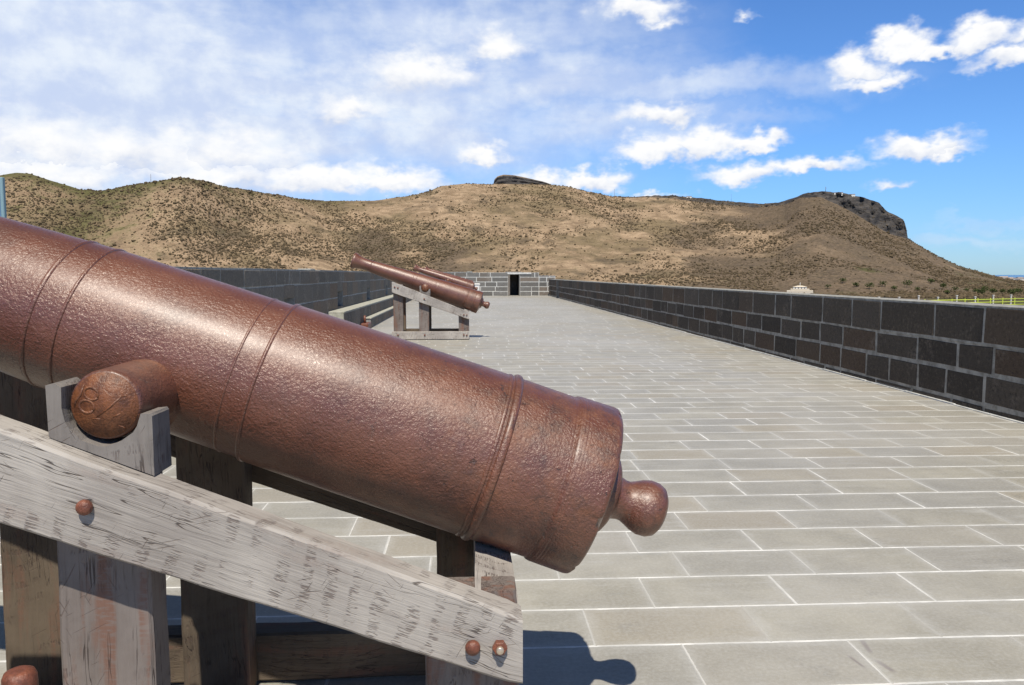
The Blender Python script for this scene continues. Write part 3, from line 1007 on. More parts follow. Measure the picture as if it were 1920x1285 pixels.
def build_carriage(loc, label, dz=0.0):
    root = empty('gun_carriage', loc, label, 'gun carriage', 'gun carriages along the terrace')
    LEN = 1.755
    TH = 0.10                      # thickness of the side beams
    ZT = [0.640 + dz, 1.335 + dz]            # top of the side beam at its right and left end
    ZB = [0.466 + dz, 1.084 + dz]
    W = 1.08                       # over the two side beams

    def top(x):
        return ZT[0] + (ZT[1] - ZT[0]) * (-x / LEN)

    def bot(x):
        return ZB[0] + (ZB[1] - ZB[0]) * (-x / LEN)
    for side, (ya, yb) in enumerate(((0.0, TH), (W - TH, W))):
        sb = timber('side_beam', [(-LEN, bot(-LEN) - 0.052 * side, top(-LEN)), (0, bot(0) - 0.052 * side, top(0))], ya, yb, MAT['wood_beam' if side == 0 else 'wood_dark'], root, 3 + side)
        yf = ya if side == 0 else yb
        dr = -1 if side == 0 else 1
        for i, (x, z) in enumerate(((-0.123, 0.575 + dz), (-0.057, 0.572 + dz), (-1.025, 0.938 + dz), (-1.62, 1.19), (-1.69, 1.21))):
            if i == 1:
                nut(sb, x, yf, z, MAT['bolt'], MAT['steel'], diry=dr)
            else:
                bolt(sb, x, yf, z, MAT['bolt'], diry=dr)
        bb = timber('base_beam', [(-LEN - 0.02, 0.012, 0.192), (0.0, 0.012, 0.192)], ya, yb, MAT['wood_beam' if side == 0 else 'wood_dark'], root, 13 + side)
        for x in (-0.125, -0.060, -1.02, -1.63):
            bolt(bb, x, yf, 0.105 + (0.01 if x < -0.1 else 0), MAT['bolt'], diry=dr)
        # uprights are bolted to the inner faces of the beams
        pa, pb = (TH, TH + 0.11) if side == 0 else (W - TH - 0.11, W - TH)
        for i, (x0, x1) in enumerate(((-1.735, -1.515), (-1.152, -0.925) if side == 0 else (-1.135, -0.905), (-0.245, -0.005))):
            zt = top((x0 + x1) / 2) - (0.012 if i != 2 else 0.02)
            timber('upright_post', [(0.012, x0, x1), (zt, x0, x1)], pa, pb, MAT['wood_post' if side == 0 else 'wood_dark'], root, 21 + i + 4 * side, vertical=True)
        # cradle for the trunnion: a notched block standing on the beam
        mb = MB()
        cx, cz, rad = -1.005, 1.186, 0.090
        xa, xb = -1.132, -0.888
        y_0, y_1 = (0.055, 0.165) if side == 0 else (W - 0.165, W - 0.055)
        out = [(xa, top(xa) + 0.004), (xa, cz + 0.05)]
        out += [(cx - 0.107, cz + 0.056), (cx - 0.092, cz + 0.046)]
        for k in range(0, 15):
            a = math.pi * (1.0 + k / 14.0 * 0.90)
            out.append((cx + rad * math.cos(a) * 1.02, cz - 0.004 + rad * math.sin(a) * 1.02))
        out += [(cx + 0.092, cz - 0.020), (xb - 0.006, cz - 0.018), (xb, cz - 0.026), (xb, top(xb) + 0.004)]
        n = len(out)
        vs = []
        rnd = random.Random(77 + side)
        for yy in (y_0, y_1):
            for (x, z) in out:
                vs.append((x + rnd.uniform(-.002, .002), yy, z + rnd.uniform(-.002, .002)))
        fs = [tuple(range(n)), tuple(range(2 * n - 1, n - 1, -1))]
        for i in range(n):
            j = (i + 1) % n
            fs.append((i, j, j + n, i + n))
        mb.add(vs, fs, 0, False, [(v[2], v[1], v[0]) for v in vs])
        mb.build('trunnion_cradle', MAT['wood_block'], root)
    # transverse timbers
    for i, (x0, x1, z0, z1) in enumerate(((-0.115, -0.004, 0.50, 0.655),)):
        mb = MB()
        ya, yb = (TH + 0.112, W - TH - 0.112) if i else (TH + 0.004, W - TH - 0.004)
        nseg = 24
        vs, gs, fs = [], [], []
        for k in range(nseg + 1):
            yy = ya + (yb - ya) * k / nseg
            sl = 0.38 if i == 0 else 0.0
            for (xx, zz) in ((x0, z0), (x0, z1 - sl * (x0 - x0) + (sl * (x1 - x0) if i == 0 else 0)), (x1, z1), (x1, z0)):
                nv = mnoise.noise_vector(Vector((xx * 9, yy * 5, zz * 9 + i))) * 0.003
                vs.append((xx + nv.x, yy, zz + nv.z))
                gs.append((yy, xx, zz))
        for k in range(nseg):
            for q in range(4):
                a = k * 4 + q
                c2 = k * 4 + (q + 1) % 4
                fs.append((a, c2, c2 + 4, a + 4))
        fs.append((0, 1, 2, 3))
        fs.append(tuple(nseg * 4 + q for q in (3, 2, 1, 0)))
        mb.add(vs, fs, 0, False, gs)
        mb.build('cross_timber', MAT['wood_beam'], root)
    return root


AX0 = Vector((0.222, 0.540, 0.842))           # base-ring centre in the gun's frame
ELEV = math.radians(18.6)


def build_cannon(loc, label, elev, stout):
    root = empty('cannon', loc, label, 'cannon', 'iron cannons along the terrace')
    place = Matrix.Translation(AX0) @ Matrix.Rotation(math.pi + elev, 4, 'Y')

    def fat(s_):
        return (1.0 + 0.085 * max(0.0, min(1.0, (s_ - 0.25) / 0.8)) + 0.055 * max(0.0, min(1.0, (s_ - 1.05) / 0.7))) if stout else 1.0

    def put(o, parent=root):
        o.matrix_local = place
        return o
    mb = MB()
    prof = [(-0.070, 0), (-0.070, 0.06), (-0.064, 0.12), (-0.048, 0.18), (-0.030, 0.222), (-0.012, 0.240)]
    body = [(0.0, 0.255), (0.10, 0.256), (0.265, 0.256), (0.50, 0.247), (0.75, 0.238), (0.985, 0.2285), (0.992, 0.2285), (1.02, 0.2225),
            (1.25, 0.214), (1.50, 0.205), (1.56, 0.202), (1.80, 0.187), (2.10, 0.169), (2.40, 0.151), (2.68, 0.134), (2.75, 0.131), (2.84, 0.134),
            (2.90, 0.143), (2.97, 0.162), (3.025, 0.184), (3.050, 0.190), (3.066, 0.186), (3.078, 0.180), (3.082, 0.172), (3.082, 0.09)]
    fine = []
    for (s0, r0), (s1, r1) in zip(body[:-1], body[1:]):
        k = max(1, int(abs(s1 - s0) / 0.05))
        for i in range(k):
            fine.append((s0 + (s1 - s0) * i / k, r0 + (r1 - r0) * i / k))
    fine.append(body[-1])
    fine = [(s_, r_ * fat(s_)) for (s_, r_) in fine[:-3]] + fine[-3:]
    mb.lathe(prof + fine, 128)
    mb.lathe([(3.082, 0.09), (3.072, 0.083), (2.6, 0.083), (2.6, 0)], 48, None, 1)
    br = put(mb.build('barrel', [MAT['iron'], MAT['bore']], root, autosmooth=40))
    # base ring, a flat band with a worn edge
    mb = MB()
    n = 128
    rr = random.Random(4)
    prof2 = [(-0.032, 0.215), (-0.031, 0.238), (-0.028, 0.258), (-0.022, 0.2645), (-0.012, 0.2660), (0.095, 0.2630), (0.104, 0.2610), (0.110, 0.2550)]
    mb.lathe(prof2, n)
    # chips on the rear edge of the ring
    for i, v in enumerate(mb.v):
        k = i // n
        if k in (1, 2, 3):
            a = (i % n) / n * 2 * math.pi
            nz = mnoise.noise(Vector((math.cos(a) * 4, math.sin(a) * 4, 2.0))) + 0.5 * mnoise.noise(Vector((math.cos(a) * 13, math.sin(a) * 13, 7.0)))
            q = max(0.0, nz - 0.15) * 0.026
            s = 1 - q / 0.26
            mb.v[i] = (v[0] + q * 0.6, v[1] * s, v[2] * s)
    put(mb.build('base_ring', MAT['iron_rusty'], root, autosmooth=50))

    def ring(s, r, w, h, name='reinforce_ring'):
        r = r * fat(s)
        m2 = MB()
        pr = [(s - w, r - 0.004)]
        for k in range(0, 9):
            a = math.pi * k / 8
            pr.append((s - w * math.cos(a), r + h * math.sin(a)))
        pr.append((s + w, r - 0.004))
        m2.lathe(pr, 112)
        put(m2.build(name, MAT['iron'], root, autosmooth=60))
    ring(0.300, 0.2548, 0.0125, 0.0085)
    ring(0.325, 0.2538, 0.006, 0.003)
    ring(1.002, 0.2265, 0.0055, 0.0045)
    ring(1.070, 0.2205, 0.004, 0.0025)
    ring(1.540, 0.2027, 0.005, 0.0040)
    ring(1.620, 0.1980, 0.007, 0.0040)
    ring(2.640, 0.1365, 0.012, 0.0075, 'muzzle_astragal')
    # cascabel: neck and button
    mb = MB()
    mb.lathe([(-0.060, 0.125), (-0.080, 0.120), (-0.092, 0.100), (-0.098, 0.072), (-0.110, 0.067), (-0.128, 0.062), (-0.142, 0.0625),
              (-0.160, 0.070), (-0.180, 0.080), (-0.204, 0.0870), (-0.230, 0.0860), (-0.250, 0.077), (-0.262, 0.060), (-0.269, 0.034), (-0.271, 0)], 64)
    put(mb.build('cascabel', MAT['iron_rusty'], root, autosmooth=60))
    # trunnions
    TX, TZ = -1.005, 1.186
    rot = Matrix.Rotation(math.radians(-90), 4, 'Z')
    for side in (-1, 1):
        mb = MB()
        fr = Matrix.Identity(4)
        mb.lathe([(0.10, 0.116), (0.165, 0.114), (0.172, 0.110), (0.196, 0.105), (0.204, 0.096), (0.2055, 0.092), (0.215, 0.0875), (0.40, 0.0860), (0.452, 0.0855), (0.461, 0.0835),
                  (0.465, 0.079), (0.466, 0.060), (0.466, 0)], 72, fr)
        tr = mb.build('trunnion', [MAT['iron']], root, autosmooth=50)
        tr.matrix_local = Matrix.Translation((TX, AX0.y, TZ)) @ Matrix.Rotation(math.radians(90 * side), 4, 'Z')
        if side == -1:
            # rusted end face with the raised founder's marks
            mb = MB()
            mb.lathe([(0.462, 0.0800), (0.4675, 0.0785), (0.4678, 0.0), ], 64)
            fc = mb.build('end_face', MAT['rust'], tr)
            mk = MB()

            def stroke(pts, r=0.0027):
                # face coordinates: u right, w up as seen by someone facing the end of the trunnion
                P = [Vector((0.4674, u, w)) for (u, w) in pts]
                vs, fs = [], []
                for k, p in enumerate(P):
                    tn = (P[min(k + 1, len(P) - 1)] - P[max(k - 1, 0)]).normalized()
                    if (P[0] - P[-1]).length < 1e-5 and k in (0, len(P) - 1):
                        tn = (P[1] - P[-2]).normalized()
                    nn_ = Vector((0, -tn.z, tn.y))
                    taper = 0.55 if (k in (0, len(P) - 1) and (P[0] - P[-1]).length > 1e-5) else 1.0
                    for q in range(8):
                        a = 2 * math.pi * q / 8
                        vs.append(p + (nn_ * math.cos(a) * 1.25 + Vector((1, 0, 0)) * math.sin(a) * 0.8) * r * taper)
                for k in range(len(P) - 1):
                    for q in range(8):
                        fs.append((k * 8 + q, k * 8 + (q + 1) % 8, k * 8 + 8 + (q + 1) % 8, k * 8 + 8 + q))
                fs.append(tuple(range(8)))
                fs.append(tuple(range(len(vs) - 1, len(vs) - 9, -1)))
                mk.add(vs, fs, 0, True)

            def arc(cx, cy, rx, ry, a0, a1, rot_=0.0, n=14):
                o = []
                for k in range(n + 1):
                    a = math.radians(a0 + (a1 - a0) * k / n)
                    x, y = rx * math.cos(a), ry * math.sin(a)
                    c_, s_ = math.cos(math.radians(rot_)), math.sin(math.radians(rot_))
                    o.append((cx + x * c_ - y * s_, cy + x * s_ + y * c_))
                return o
            stroke(arc(-0.031, 0.028, 0.0175, 0.0145, 0, 360, -35))
            stroke(arc(-0.043, -0.003, 0.0180, 0.0150, -10, 350, -25))
            stroke([(-0.047, 0.050), (-0.056, 0.026), (-0.068, 0.012), (-0.070, -0.002)])
            stroke([(-0.022, -0.030), (0.012, -0.004), (0.040, 0.021)])
            stroke([(0.040, 0.021), (0.052, 0.022)])
            stroke([(-0.030, -0.033), (-0.010, -0.034)])
            stroke([(0.018, -0.029), (0.037, -0.021)])
            stroke([(0.030, -0.050), (0.046, -0.056)])
            mk.build('founder_marks', MAT['rust'], tr)
    return root


SPOTS = [(0.130, 1.885), (0.022, 18.35), (0.0, 40.0), (0.0, 50.0)]
car_lab = ['nearest weathered timber gun carriage filling the lower left corner',
           'whole timber gun carriage standing mid-terrace under the second cannon',
           'timber gun carriage mostly hidden behind the mid-terrace cannon',
           'farthest timber gun carriage by the end wall']
can_lab = ['huge nearest red-brown iron cannon filling the left foreground, marked trunnion facing out',
           'complete red-brown iron cannon on a timber carriage in the middle of the terrace',
           'smaller-looking iron cannon whose muzzle rises above the mid-terrace cannon',
           'farthest iron cannon, a thin sliver of barrel over the third one']
carr = can = None
for i, (x, y) in enumerate(SPOTS):
    if i == 0:
        build_carriage((x, y, 0), car_lab[0], 0.021)
        build_cannon((x, y, 0), can_lab[0], math.radians(19.5), True)
    elif i == 1:
        carr = build_carriage((x, y, 0), car_lab[1])
        can = build_cannon((x, y, 0), can_lab[1], ELEV, False)
    else:
        c = copy_tree(carr)
        c.location = (x, y, 0)
        c['label'] = car_lab[i]
        c = copy_tree(can)
        c.location = (x, y, 0)
        c['label'] = can_lab[i]

# short iron bar beside the nearest carriage
mb = MB()
rp = empty('iron_post', (-0.985, 1.74, 0), 'short rusty round iron post beside the nearest carriage', 'post')
mb.lathe([(0, 0), (0, 0.036), (0.590, 0.0355), (0.622, 0.0345), (0.633, 0.030), (0.637, 0.022), (0.638, 0)], 40, Matrix.Rotation(math.radians(-90), 4, 'Y'))
pst = mb.build('shaft', MAT['bolt'], rp, autosmooth=50)
mb = MB()
mb.lathe([(0, 0), (0, 0.075), (0.010, 0.074), (0.013, 0.070), (0.013, 0.037)], 32, Matrix.Rotation(math.radians(-90), 4, 'Y'))
mb.build('foot_plate', MAT['bolt'], rp, autosmooth=40)

# rusty stub post on a plate at the end of the ledge
sp = empty('iron_stub', (-2.82, 22.15, 0), 'small rusty iron stub on a reddish block at the end of the stone ledge', 'iron stub')
mb = MB()
mb.box((-0.11, -0.35, 0.0), (0.11, 0.40, 0.17), 0.02)
mb.build('block', MAT['bolt'], sp)
mb = MB()
mb.cyl((-0.02, 0, 0.17), (-0.02, 0, 0.37), 0.035, 0.03, 14)
mb.build('stub', MAT['bolt'], sp)

# pale stone pedestal beyond the third gun
pd = empty('stone_pedestal', (0.47, 47.2, 0), 'pale stone pedestal standing behind the breech of the second cannon', 'pedestal')
mb = MB()
mb.box((-0.20, -0.20, 0.0), (0.20, 0.20, 0.86), 0.02)
mb.build('shaft', MAT['pedestal'], pd)
mb = MB()
mb.box((-0.23, -0.23, 0.862), (0.23, 0.23, 0.97), 0.03)
mb.build('cap', MAT['pedestal'], pd)

# banner at the left edge
bn = empty('banner', (-2.785, 4.90, 0), 'tall blue banner with white print at the left edge', 'banner')
mb = MB()
mb.box((-0.82, -0.012, 0.06), (0.055, 0.012, 2.065), 0.004)
pn = mb.build('panel', MAT['banner'], bn)
mb = MB()
mb.box((0.0551, -0.014, 0.06), (0.075, 0.014, 2.065), 0.004)
mb.build('hem', MAT['banner_edge'], bn)
mb = MB()
for (x, z0, z1) in ((0.030, 1.86, 2.02), (0.038, 1.66, 1.84), (0.043, 1.50, 1.64)):
    mb.tube([(x - 0.012, -0.014, z1), (x - 0.004, -0.014, (z0 + z1) / 2), (x + 0.008, -0.014, z0)], 0.006, 6)
mb.build('print', MAT['banner_white'], pn)
mb = MB()
mb.tube([(-0.01, -0.014, 1.82), (0.012, -0.014, 1.62), (0.02, -0.014, 1.45)], 0.012, 6)
mb.build('print', MAT['banner_purple'], pn)
mb = MB()
mb.box((-0.86, -0.12, 0.0), (0.11, 0.12, 0.058), 0.012)
mb.build('base', MAT['steelmast'], bn)

# ------------------------------------------------------------------ hills
RIDGE = [  # skyline of the hills in the photograph
    (-420, 352), (-250, 346), (-120, 338), (0, 331), (30, 327), (55, 328), (75, 334), (110, 345), (150, 356), (195, 358), (240, 348), (283, 342), (340, 333), (380, 340),
    (430, 352), (480, 360), (520, 366), (560, 374), (610, 377), (650, 377), (700, 377), (760, 370), (800, 361), (830, 350), (870, 346), (922, 347), (926, 346),
    (980, 346), (1035, 347), (1060, 350), (1100, 360), (1150, 370), (1200, 368), (1260, 367), (1310, 371), (1350, 376), (1390, 380), (1430, 382),
    (1460, 380), (1490, 370), (1510, 363), (1540, 359), (1580, 362), (1620, 371), (1648, 380), (1662, 396), (1680, 404), (1694, 412), (1699, 424), (1701, 446), (1722, 460),
    (1760, 482), (1800, 500), (1850, 513), (1871, 519.5), (1900, 525.5), (1930, 528.5), (1990, 532), (2100, 536), (2300, 540)]
CLIFFBOT = [(-420, 352), (1160, 371), (1200, 371), (1260, 373), (1310, 379), (1360, 384), (1420, 389), (1470, 384), (1500, 370), (1540, 370), (1570, 384), (1600, 399), (1640, 424), (1670, 440), (1701, 449), (1722, 461), (2300, 541)]
DIST = [(-420, 1350), (0, 1400), (340, 1300), (620, 1500), (980, 1650), (1250, 1650), (1430, 1600), (1540, 1500), (1700, 1520), (1850, 1500), (2300, 1500)]
ra = np.array([px_dir(x, y) for x, y in RIDGE])
ca = np.array([px_dir(x, y) for x, y in CLIFFBOT])
da = np.array([(px_dir(x, 400)[0], d) for x, d in DIST])
NPH, NR = 900, 190
phi = np.linspace(math.radians(-46), math.radians(48), NPH)
rt = np.tan(np.interp(phi, ra[:, 0], ra[:, 1]))
ct = np.minimum(np.tan(np.interp(phi, ca[:, 0], ca[:, 1])), rt)
has_cliff = phi > px_dir(1160, 400)[0]
ct = np.where(has_cliff, ct, rt)
RR = np.interp(phi, da[:, 0], da[:, 1])
# how far along the radius: 0 foot .. 1 ridge, then behind it
rs_near = np.concatenate([np.linspace(62, 300, 10), np.linspace(330, 880, 24)])
kk = np.linspace(0, 1, 118)
back = np.array([1.01, 1.03, 1.06, 1.1, 1.18, 1.3, 1.5, 1.8, 2.2, 2.7, 3.2, 4.0])


def fbm2(x, y, octv, seed):
    """cheap value noise on numpy arrays"""
    rng_ = np.random.RandomState(seed)
    tot = np.zeros_like(x)
    amp = 1.0
    for o in range(octv):
        tab = rng_.rand(256, 256)
        xi = np.floor(x).astype(int)
        yi = np.floor(y).astype(int)
        fx = x - xi
        fy = y - yi
        fx = fx * fx * (3 - 2 * fx)
        fy = fy * fy * (3 - 2 * fy)
        a = tab[xi % 256, yi % 256]
        b = tab[(xi + 1) % 256, yi % 256]
        c = tab[xi % 256, (yi + 1) % 256]
        d = tab[(xi + 1) % 256, (yi + 1) % 256]
        tot += amp * ((a * (1 - fx) + b * fx) * (1 - fy) + (c * (1 - fx) + d * fx) * fy - 0.5)
        amp *= 0.5
        x = x * 2.03 + 11.3
        y = y * 2.03 + 5.7
    return tot


rows_r, rows_z, rows_c = [], [], []
FOOT = 900.0
for r in rs_near:
    R_ = np.full(NPH, r)
    z = -5.6 - (r - 62) / (FOOT - 62) * 14.5 + 0 * phi
    rows_r.append(R_)
    rows_z.append(z)
    rows_c.append(np.zeros(NPH))
zf = -20.1
zr = EYE + rt * RR
zc = EYE + ct * (RR - 22)
for k in kk:
    R_ = FOOT + (RR - FOOT) * k
    if k <= 0.93:
        u = k / 0.93
        s = 0.30 * u + 0.70 * u ** 1.55
        R_ = FOOT + (RR - 22 - FOOT) * u
        z = zf + (zc - zf) * s
        cl = np.zeros(NPH)
    else:
        u = (k - 0.93) / 0.07
        R_ = RR - 22 + 22 * u
        z = zc + (zr - zc) * (u ** 0.8)
        cl = np.where(zr - zc > 2.5, 1.0, 0.0)
    rows_r.append(R_)
    rows_z.append(z)
    rows_c.append(cl)
for bk in back:
    R_ = RR * bk
    fall = min(1.0, (bk - 1.0) * 2.2)
    z = zr - (zr + 40) * fall - 4 * min(1, (bk - 1) * 50)
    z = np.where(zr < -8, np.maximum(z, -24.0), z)
    rows_r.append(R_)
    rows_z.append(z)
    rows_c.append(np.zeros(NPH))
RRG = np.array(rows_r)
ZG = np.array(rows_z)
CG = np.array(rows_c)
cj = fbm2(np.broadcast_to((phi * 240.0)[None, :], RRG.shape) + 3.0, ZG / 7.0 + 20.0, 4, 44)      # broken cliff faces
RRG = RRG + CG * cj * 16.0
XG = RRG * np.sin(phi)[None, :]
YG = RRG * np.cos(phi)[None, :]
nrow = RRG.shape[0]
kfrac = np.clip((RRG - FOOT) / (RR - FOOT)[None, :], 0, 1)
inner = np.sin(np.clip(kfrac, 0, 1) * math.pi) ** 0.8
gul = fbm2(XG / 120.0 + 40, YG / 300.0 + 9, 5, 3)
rough_ = fbm2(XG / 34.0 + 7, YG / 34.0 + 70, 4, 8)
ZG = ZG + inner * (gul * 16.0) * np.clip((zr - zf)[None, :] / 120, 0, 1) + (inner * 3.0 + 0.8 * (kfrac > 0.5)) * rough_ * np.clip((zr - zf)[None, :] / 60, 0.15, 1)
# cover: rock on the cliffs, brown scrub and painted cloud shadow, mostly in the centre and right, green along the crest and the foot
PXG = np.interp(phi, np.array([px_dir(x, 450)[0] for x in range(-400, 2400, 50)]), np.arange(-400, 2400, 50))
PX = np.broadcast_to(PXG[None, :], RRG.shape)
brown = np.clip((PX - 1080) / 420, 0, 1) * 0.75 + 0.25 * np.clip(1 - kfrac * 2.2, 0, 1)
brown = brown + 0.55 * np.exp(-((PX - 390) / 150) ** 2 - ((kfrac - 0.42) / 0.10) ** 2) + 0.25 * np.clip((PX - 1400) / 200, 0, 1)  # left patch and right side: cloud shadow painted as brown cover
brown = np.where(PX > 1720, brown - 0.25, brown)
brown = brown + 0.6 * np.exp(-((PX - 1640) / 90) ** 2 - ((kfrac - 0.95) / 0.22) ** 2) + 0.30 * np.exp(-((PX - 980) / 260) ** 2 - ((kfrac - 0.28) / 0.10) ** 2)  # the low central patch is painted cloud shade as well
green = 0.10 + 0.42 * np.exp(-((PX - 120) / 260) ** 2) + 0.45 * np.exp(-((kfrac - 0.96) / 0.06) ** 2) * (PX < 650) + 0.35 * (kfrac < 0.06)
green = green + 0.8 * np.exp(-((PX - 1630) / 32) ** 2 - ((kfrac - 0.30) / 0.05) ** 2) + 0.35 * np.clip((PX - 1700) / 120, 0, 1)
green = green + 0.35 * np.exp(-((PX - 1250) / 150) ** 2 - ((kfrac - 0.16) / 0.10) ** 2)
gl_ = np.clip(-gul * 1.5, -0.35, 0.75) * inner
brown = brown + gl_ * 0.9  # scrub colour darkens the gullies in place of missing relief shading
green = green + np.clip(gl_, 0, 1) * 0.35
brown = brown + 0.75 * np.exp(-((PX - 1600) / 130) ** 2 - ((kfrac - 0.85) / 0.25) ** 2)
rockc = CG * np.where(PX > 1560, 0.95, np.where(PX > 1470, 0.8, 0.58))
me = bpy.data.meshes.new('hills')
nv = nrow * NPH
me.vertices.add(nv)
me.vertices.foreach_set('co', np.stack([XG, YG, ZG], -1).astype(np.float32).ravel())
ii, jj = np.meshgrid(np.arange(nrow - 1), np.arange(NPH - 1), indexing='ij')
q = np.stack([ii * NPH + jj, ii * NPH + jj + 1, (ii + 1) * NPH + jj + 1, (ii + 1) * NPH + jj], -1).reshape(-1, 4)
nf = len(q)
me.loops.add(nf * 4)
me.loops.foreach_set('vertex_index', q.ravel().astype(np.int32))
me.polygons.add(nf)
me.polygons.foreach_set('loop_start', np.arange(0, nf * 4, 4, dtype=np.int32))
me.polygons.foreach_set('loop_total', np.full(nf, 4, dtype=np.int32))
me.update(calc_edges=True)
me.validate()
me.polygons.foreach_set('use_smooth', np.ones(len(me.polygons), dtype=bool))
at = me.attributes.new('cover', 'FLOAT_VECTOR', 'POINT')
at.data.foreach_set('vector', np.stack([rockc, brown, green], -1).astype(np.float32).ravel())
me.materials.append(MAT['hill'])
hills = bpy.data.objects.new('hills', me)
COL.objects.link(hills)
tag(hills, 'dry tan and brown hills with a dark cliff at the right end', 'hills', kind='structure')


def hill_z(p, r):
    """height of the hill at azimuth p and distance r"""
    j = int(round((p - phi[0]) / (phi[1] - phi[0])))
    j = min(max(j, 0), NPH - 1)
    return float(np.interp(r, RRG[:, j], ZG[:, j]))


# rock cap on the central summit
mb = MB()
a0, e0 = px_dir(925, 346)
a1, _ = px_dir(1037, 347)
R0 = float(np.interp(px_dir(980, 400)[0], da[:, 0], da[:, 1])) - 6
TOPS = [(925, 345), (927, 336), (933, 330), (944, 327), (962, 328), (978, 331), (1000, 336), (1018, 340), (1030, 344), (1037, 348)]
n = 60
tops = np.interp(np.linspace(0, 1, n), [(t_[0] - 925) / 112 for t_ in TOPS], [px_dir(*t_)[1] for t_ in TOPS])
vs = []
LAY = 7
for i in range(n):
    p = a0 + (a1 - a0) * i / (n - 1)
    zt = EYE + math.tan(tops[i]) * R0
    zb = hill_z(p, R0) - 6
    zb = min(zb, zt - 0.5)
    for k in range(LAY + 1):
        u = k / LAY
        nzv = mnoise.noise(Vector((i * 0.35, k * 0.9, 3.3))) * 2.2 + (1.2 if k % 2 else -0.8)
        rr_ = R0 - 3 + 7 * u + nzv
        z = zb + (zt - zb) * u
        vs.append((rr_ * math.sin(p), rr_ * math.cos(p), z))
    rr_ = R0 + 40
    vs.append((rr_ * math.sin(p), rr_ * math.cos(p), zt - 1.0))
    vs.append((rr_ * math.sin(p), rr_ * math.cos(p), zb - 10))
M_ = LAY + 3
fs = []
for i in range(n - 1):
    for k in range(M_ - 1):
        a = i * M_ + k
        fs.append((a, a + M_, a + M_ + 1, a + 1))
mb.add(vs, fs, 0, False)
rockcap = mb.build('summit_rock', MAT['hill'])
at = rockcap.data.attributes.new('cover', 'FLOAT_VECTOR', 'POINT')
cv = []
for i in range(n):
    for k in range(M_):
        cv += [0.85 if k < LAY else 0.2, 0.6, 0.3]
at.data.foreach_set('vector', cv)
tag(rockcap, 'dark layered rock outcrop capping the central summit', 'rock', kind='structure')

# sea
mb = MB()
nsea = 64
vs = [(0, 1500, -40.0)]
for i in range(nsea):
    a = math.radians(-60 + 120 * i / (nsea - 1))
    vs.append((60000 * math.sin(a), 60000 * math.cos(a), -40.0))
mb.add(vs, [(0, i, i + 1) for i in range(1, nsea)], 0)
tag(mb.build('sea', MAT['sea']), 'strip of blue sea on the horizon at far right', 'sea', kind='structure')
mb = MB()
ng = 48
mb.add([(80 * math.cos(2 * math.pi * i / ng), 80 * math.sin(2 * math.pi * i / ng), -6.3) for i in range(ng)], [tuple(range(ng))], 0)
gr = mb.build('ground', MAT['hill'])
at = gr.data.attributes.new('cover', 'FLOAT_VECTOR', 'POINT')
at.data.foreach_set('vector', [0.0, 0.4, 0.4] * ng)
tag(gr, 'dry ground below the terrace walls', 'ground', kind='structure')
# coastal plain to the right
mb = MB()
vs = [(700, 900, -24.5), (5200, 900, -24.5), (5200, 6400, -26.0), (2500, 6400, -26.0), (1300, 2200, -25.5)]
mb.add(vs, [(0, 1, 2, 3, 4)], 0)
pl = mb.build('coastal_plain', MAT['hill'])
at = pl.data.attributes.new('cover', 'FLOAT_VECTOR', 'POINT')
at.data.foreach_set('vector', [0.0, 0.4, 0.5] * 5)
tag(pl, 'flat coastal plain with a hazy town at far right', 'plain', kind='structure')

# scrub over the hillside: countless bushes, one object
rs = np.random.RandomState(21)
ico = bmesh.new()
bmesh.ops.create_icosphere(ico, subdivisions=1, radius=1.0)
icv = np.array([v.co[:] for v in ico.verts])
icf = np.array([[v.index for v in f.verts] for f in ico.faces])
ico.free()
NB = 62000
cand_p = rs.uniform(phi[0] + 0.02, phi[-1] - 0.05, NB * 3)
cand_k = rs.rand(NB * 3) ** 0.95
pxs = np.interp(cand_p, phi, PXG)
RRc = np.interp(cand_p, phi, RR)
rad = FOOT - 250 + (RRc - FOOT + 248) * cand_k
bx, by = rad * np.sin(cand_p), rad * np.cos(cand_p)
dn = fbm2(bx / 90 + 3, by / 90 + 50, 4, 31) - 0.45 * fbm2(bx / 120.0 + 40, by / 300.0 + 9, 5, 3)
low_right = (pxs > 1300) * (cand_k < 0.4) * 0.2
keep = rs.rand(NB * 3) < np.clip(0.42 + dn * 2.0 + low_right, 0.03, 1.0)
idx_ = np.nonzero(keep)[0][:NB]
jcol = np.clip(np.round((cand_p[idx_] - phi[0]) / (phi[1] - phi[0])).astype(int), 0, NPH - 1)
bz = np.array([np.interp(rad[i], RRG[:, j], ZG[:, j]) for i, j in zip(idx_, jcol)])
sz = rs.uniform(0.5, 1.3, len(idx_)) * np.where(rs.rand(len(idx_)) < 0.10, 1.9, 1.0)
ang = rs.rand(len(idx_)) * 6.28
jit = rs.uniform(0.65, 1.3, (len(idx_), len(icv), 1))
vv = icv[None] * jit
ex = sz * rs.uniform(0.85, 1.35, len(idx_))
vx = vv[..., 0] * np.cos(ang)[:, None] - vv[..., 1] * np.sin(ang)[:, None]
vy = vv[..., 0] * np.sin(ang)[:, None] + vv[..., 1] * np.cos(ang)[:, None]
VX = vx * ex[:, None] + bx[idx_][:, None]
VY = vy * ex[:, None] + by[idx_][:, None]
VZ = vv[..., 2] * (sz * 0.85)[:, None] + (bz + sz * 0.35)[:, None]
allv = np.stack([VX, VY, VZ], -1).reshape(-1, 3)
allf = (icf[None] + (np.arange(len(idx_)) * len(icv))[:, None, None]).reshape(-1, 3)
me = bpy.data.meshes.new('hillside_scrub')
me.vertices.add(len(allv))
me.vertices.foreach_set('co', allv.astype(np.float32).ravel())
me.loops.add(len(allf) * 3)
me.loops.foreach_set('vertex_index', allf.ravel().astype(np.int32))
me.polygons.add(len(allf))
me.polygons.foreach_set('loop_start', np.arange(0, len(allf) * 3, 3, dtype=np.int32))
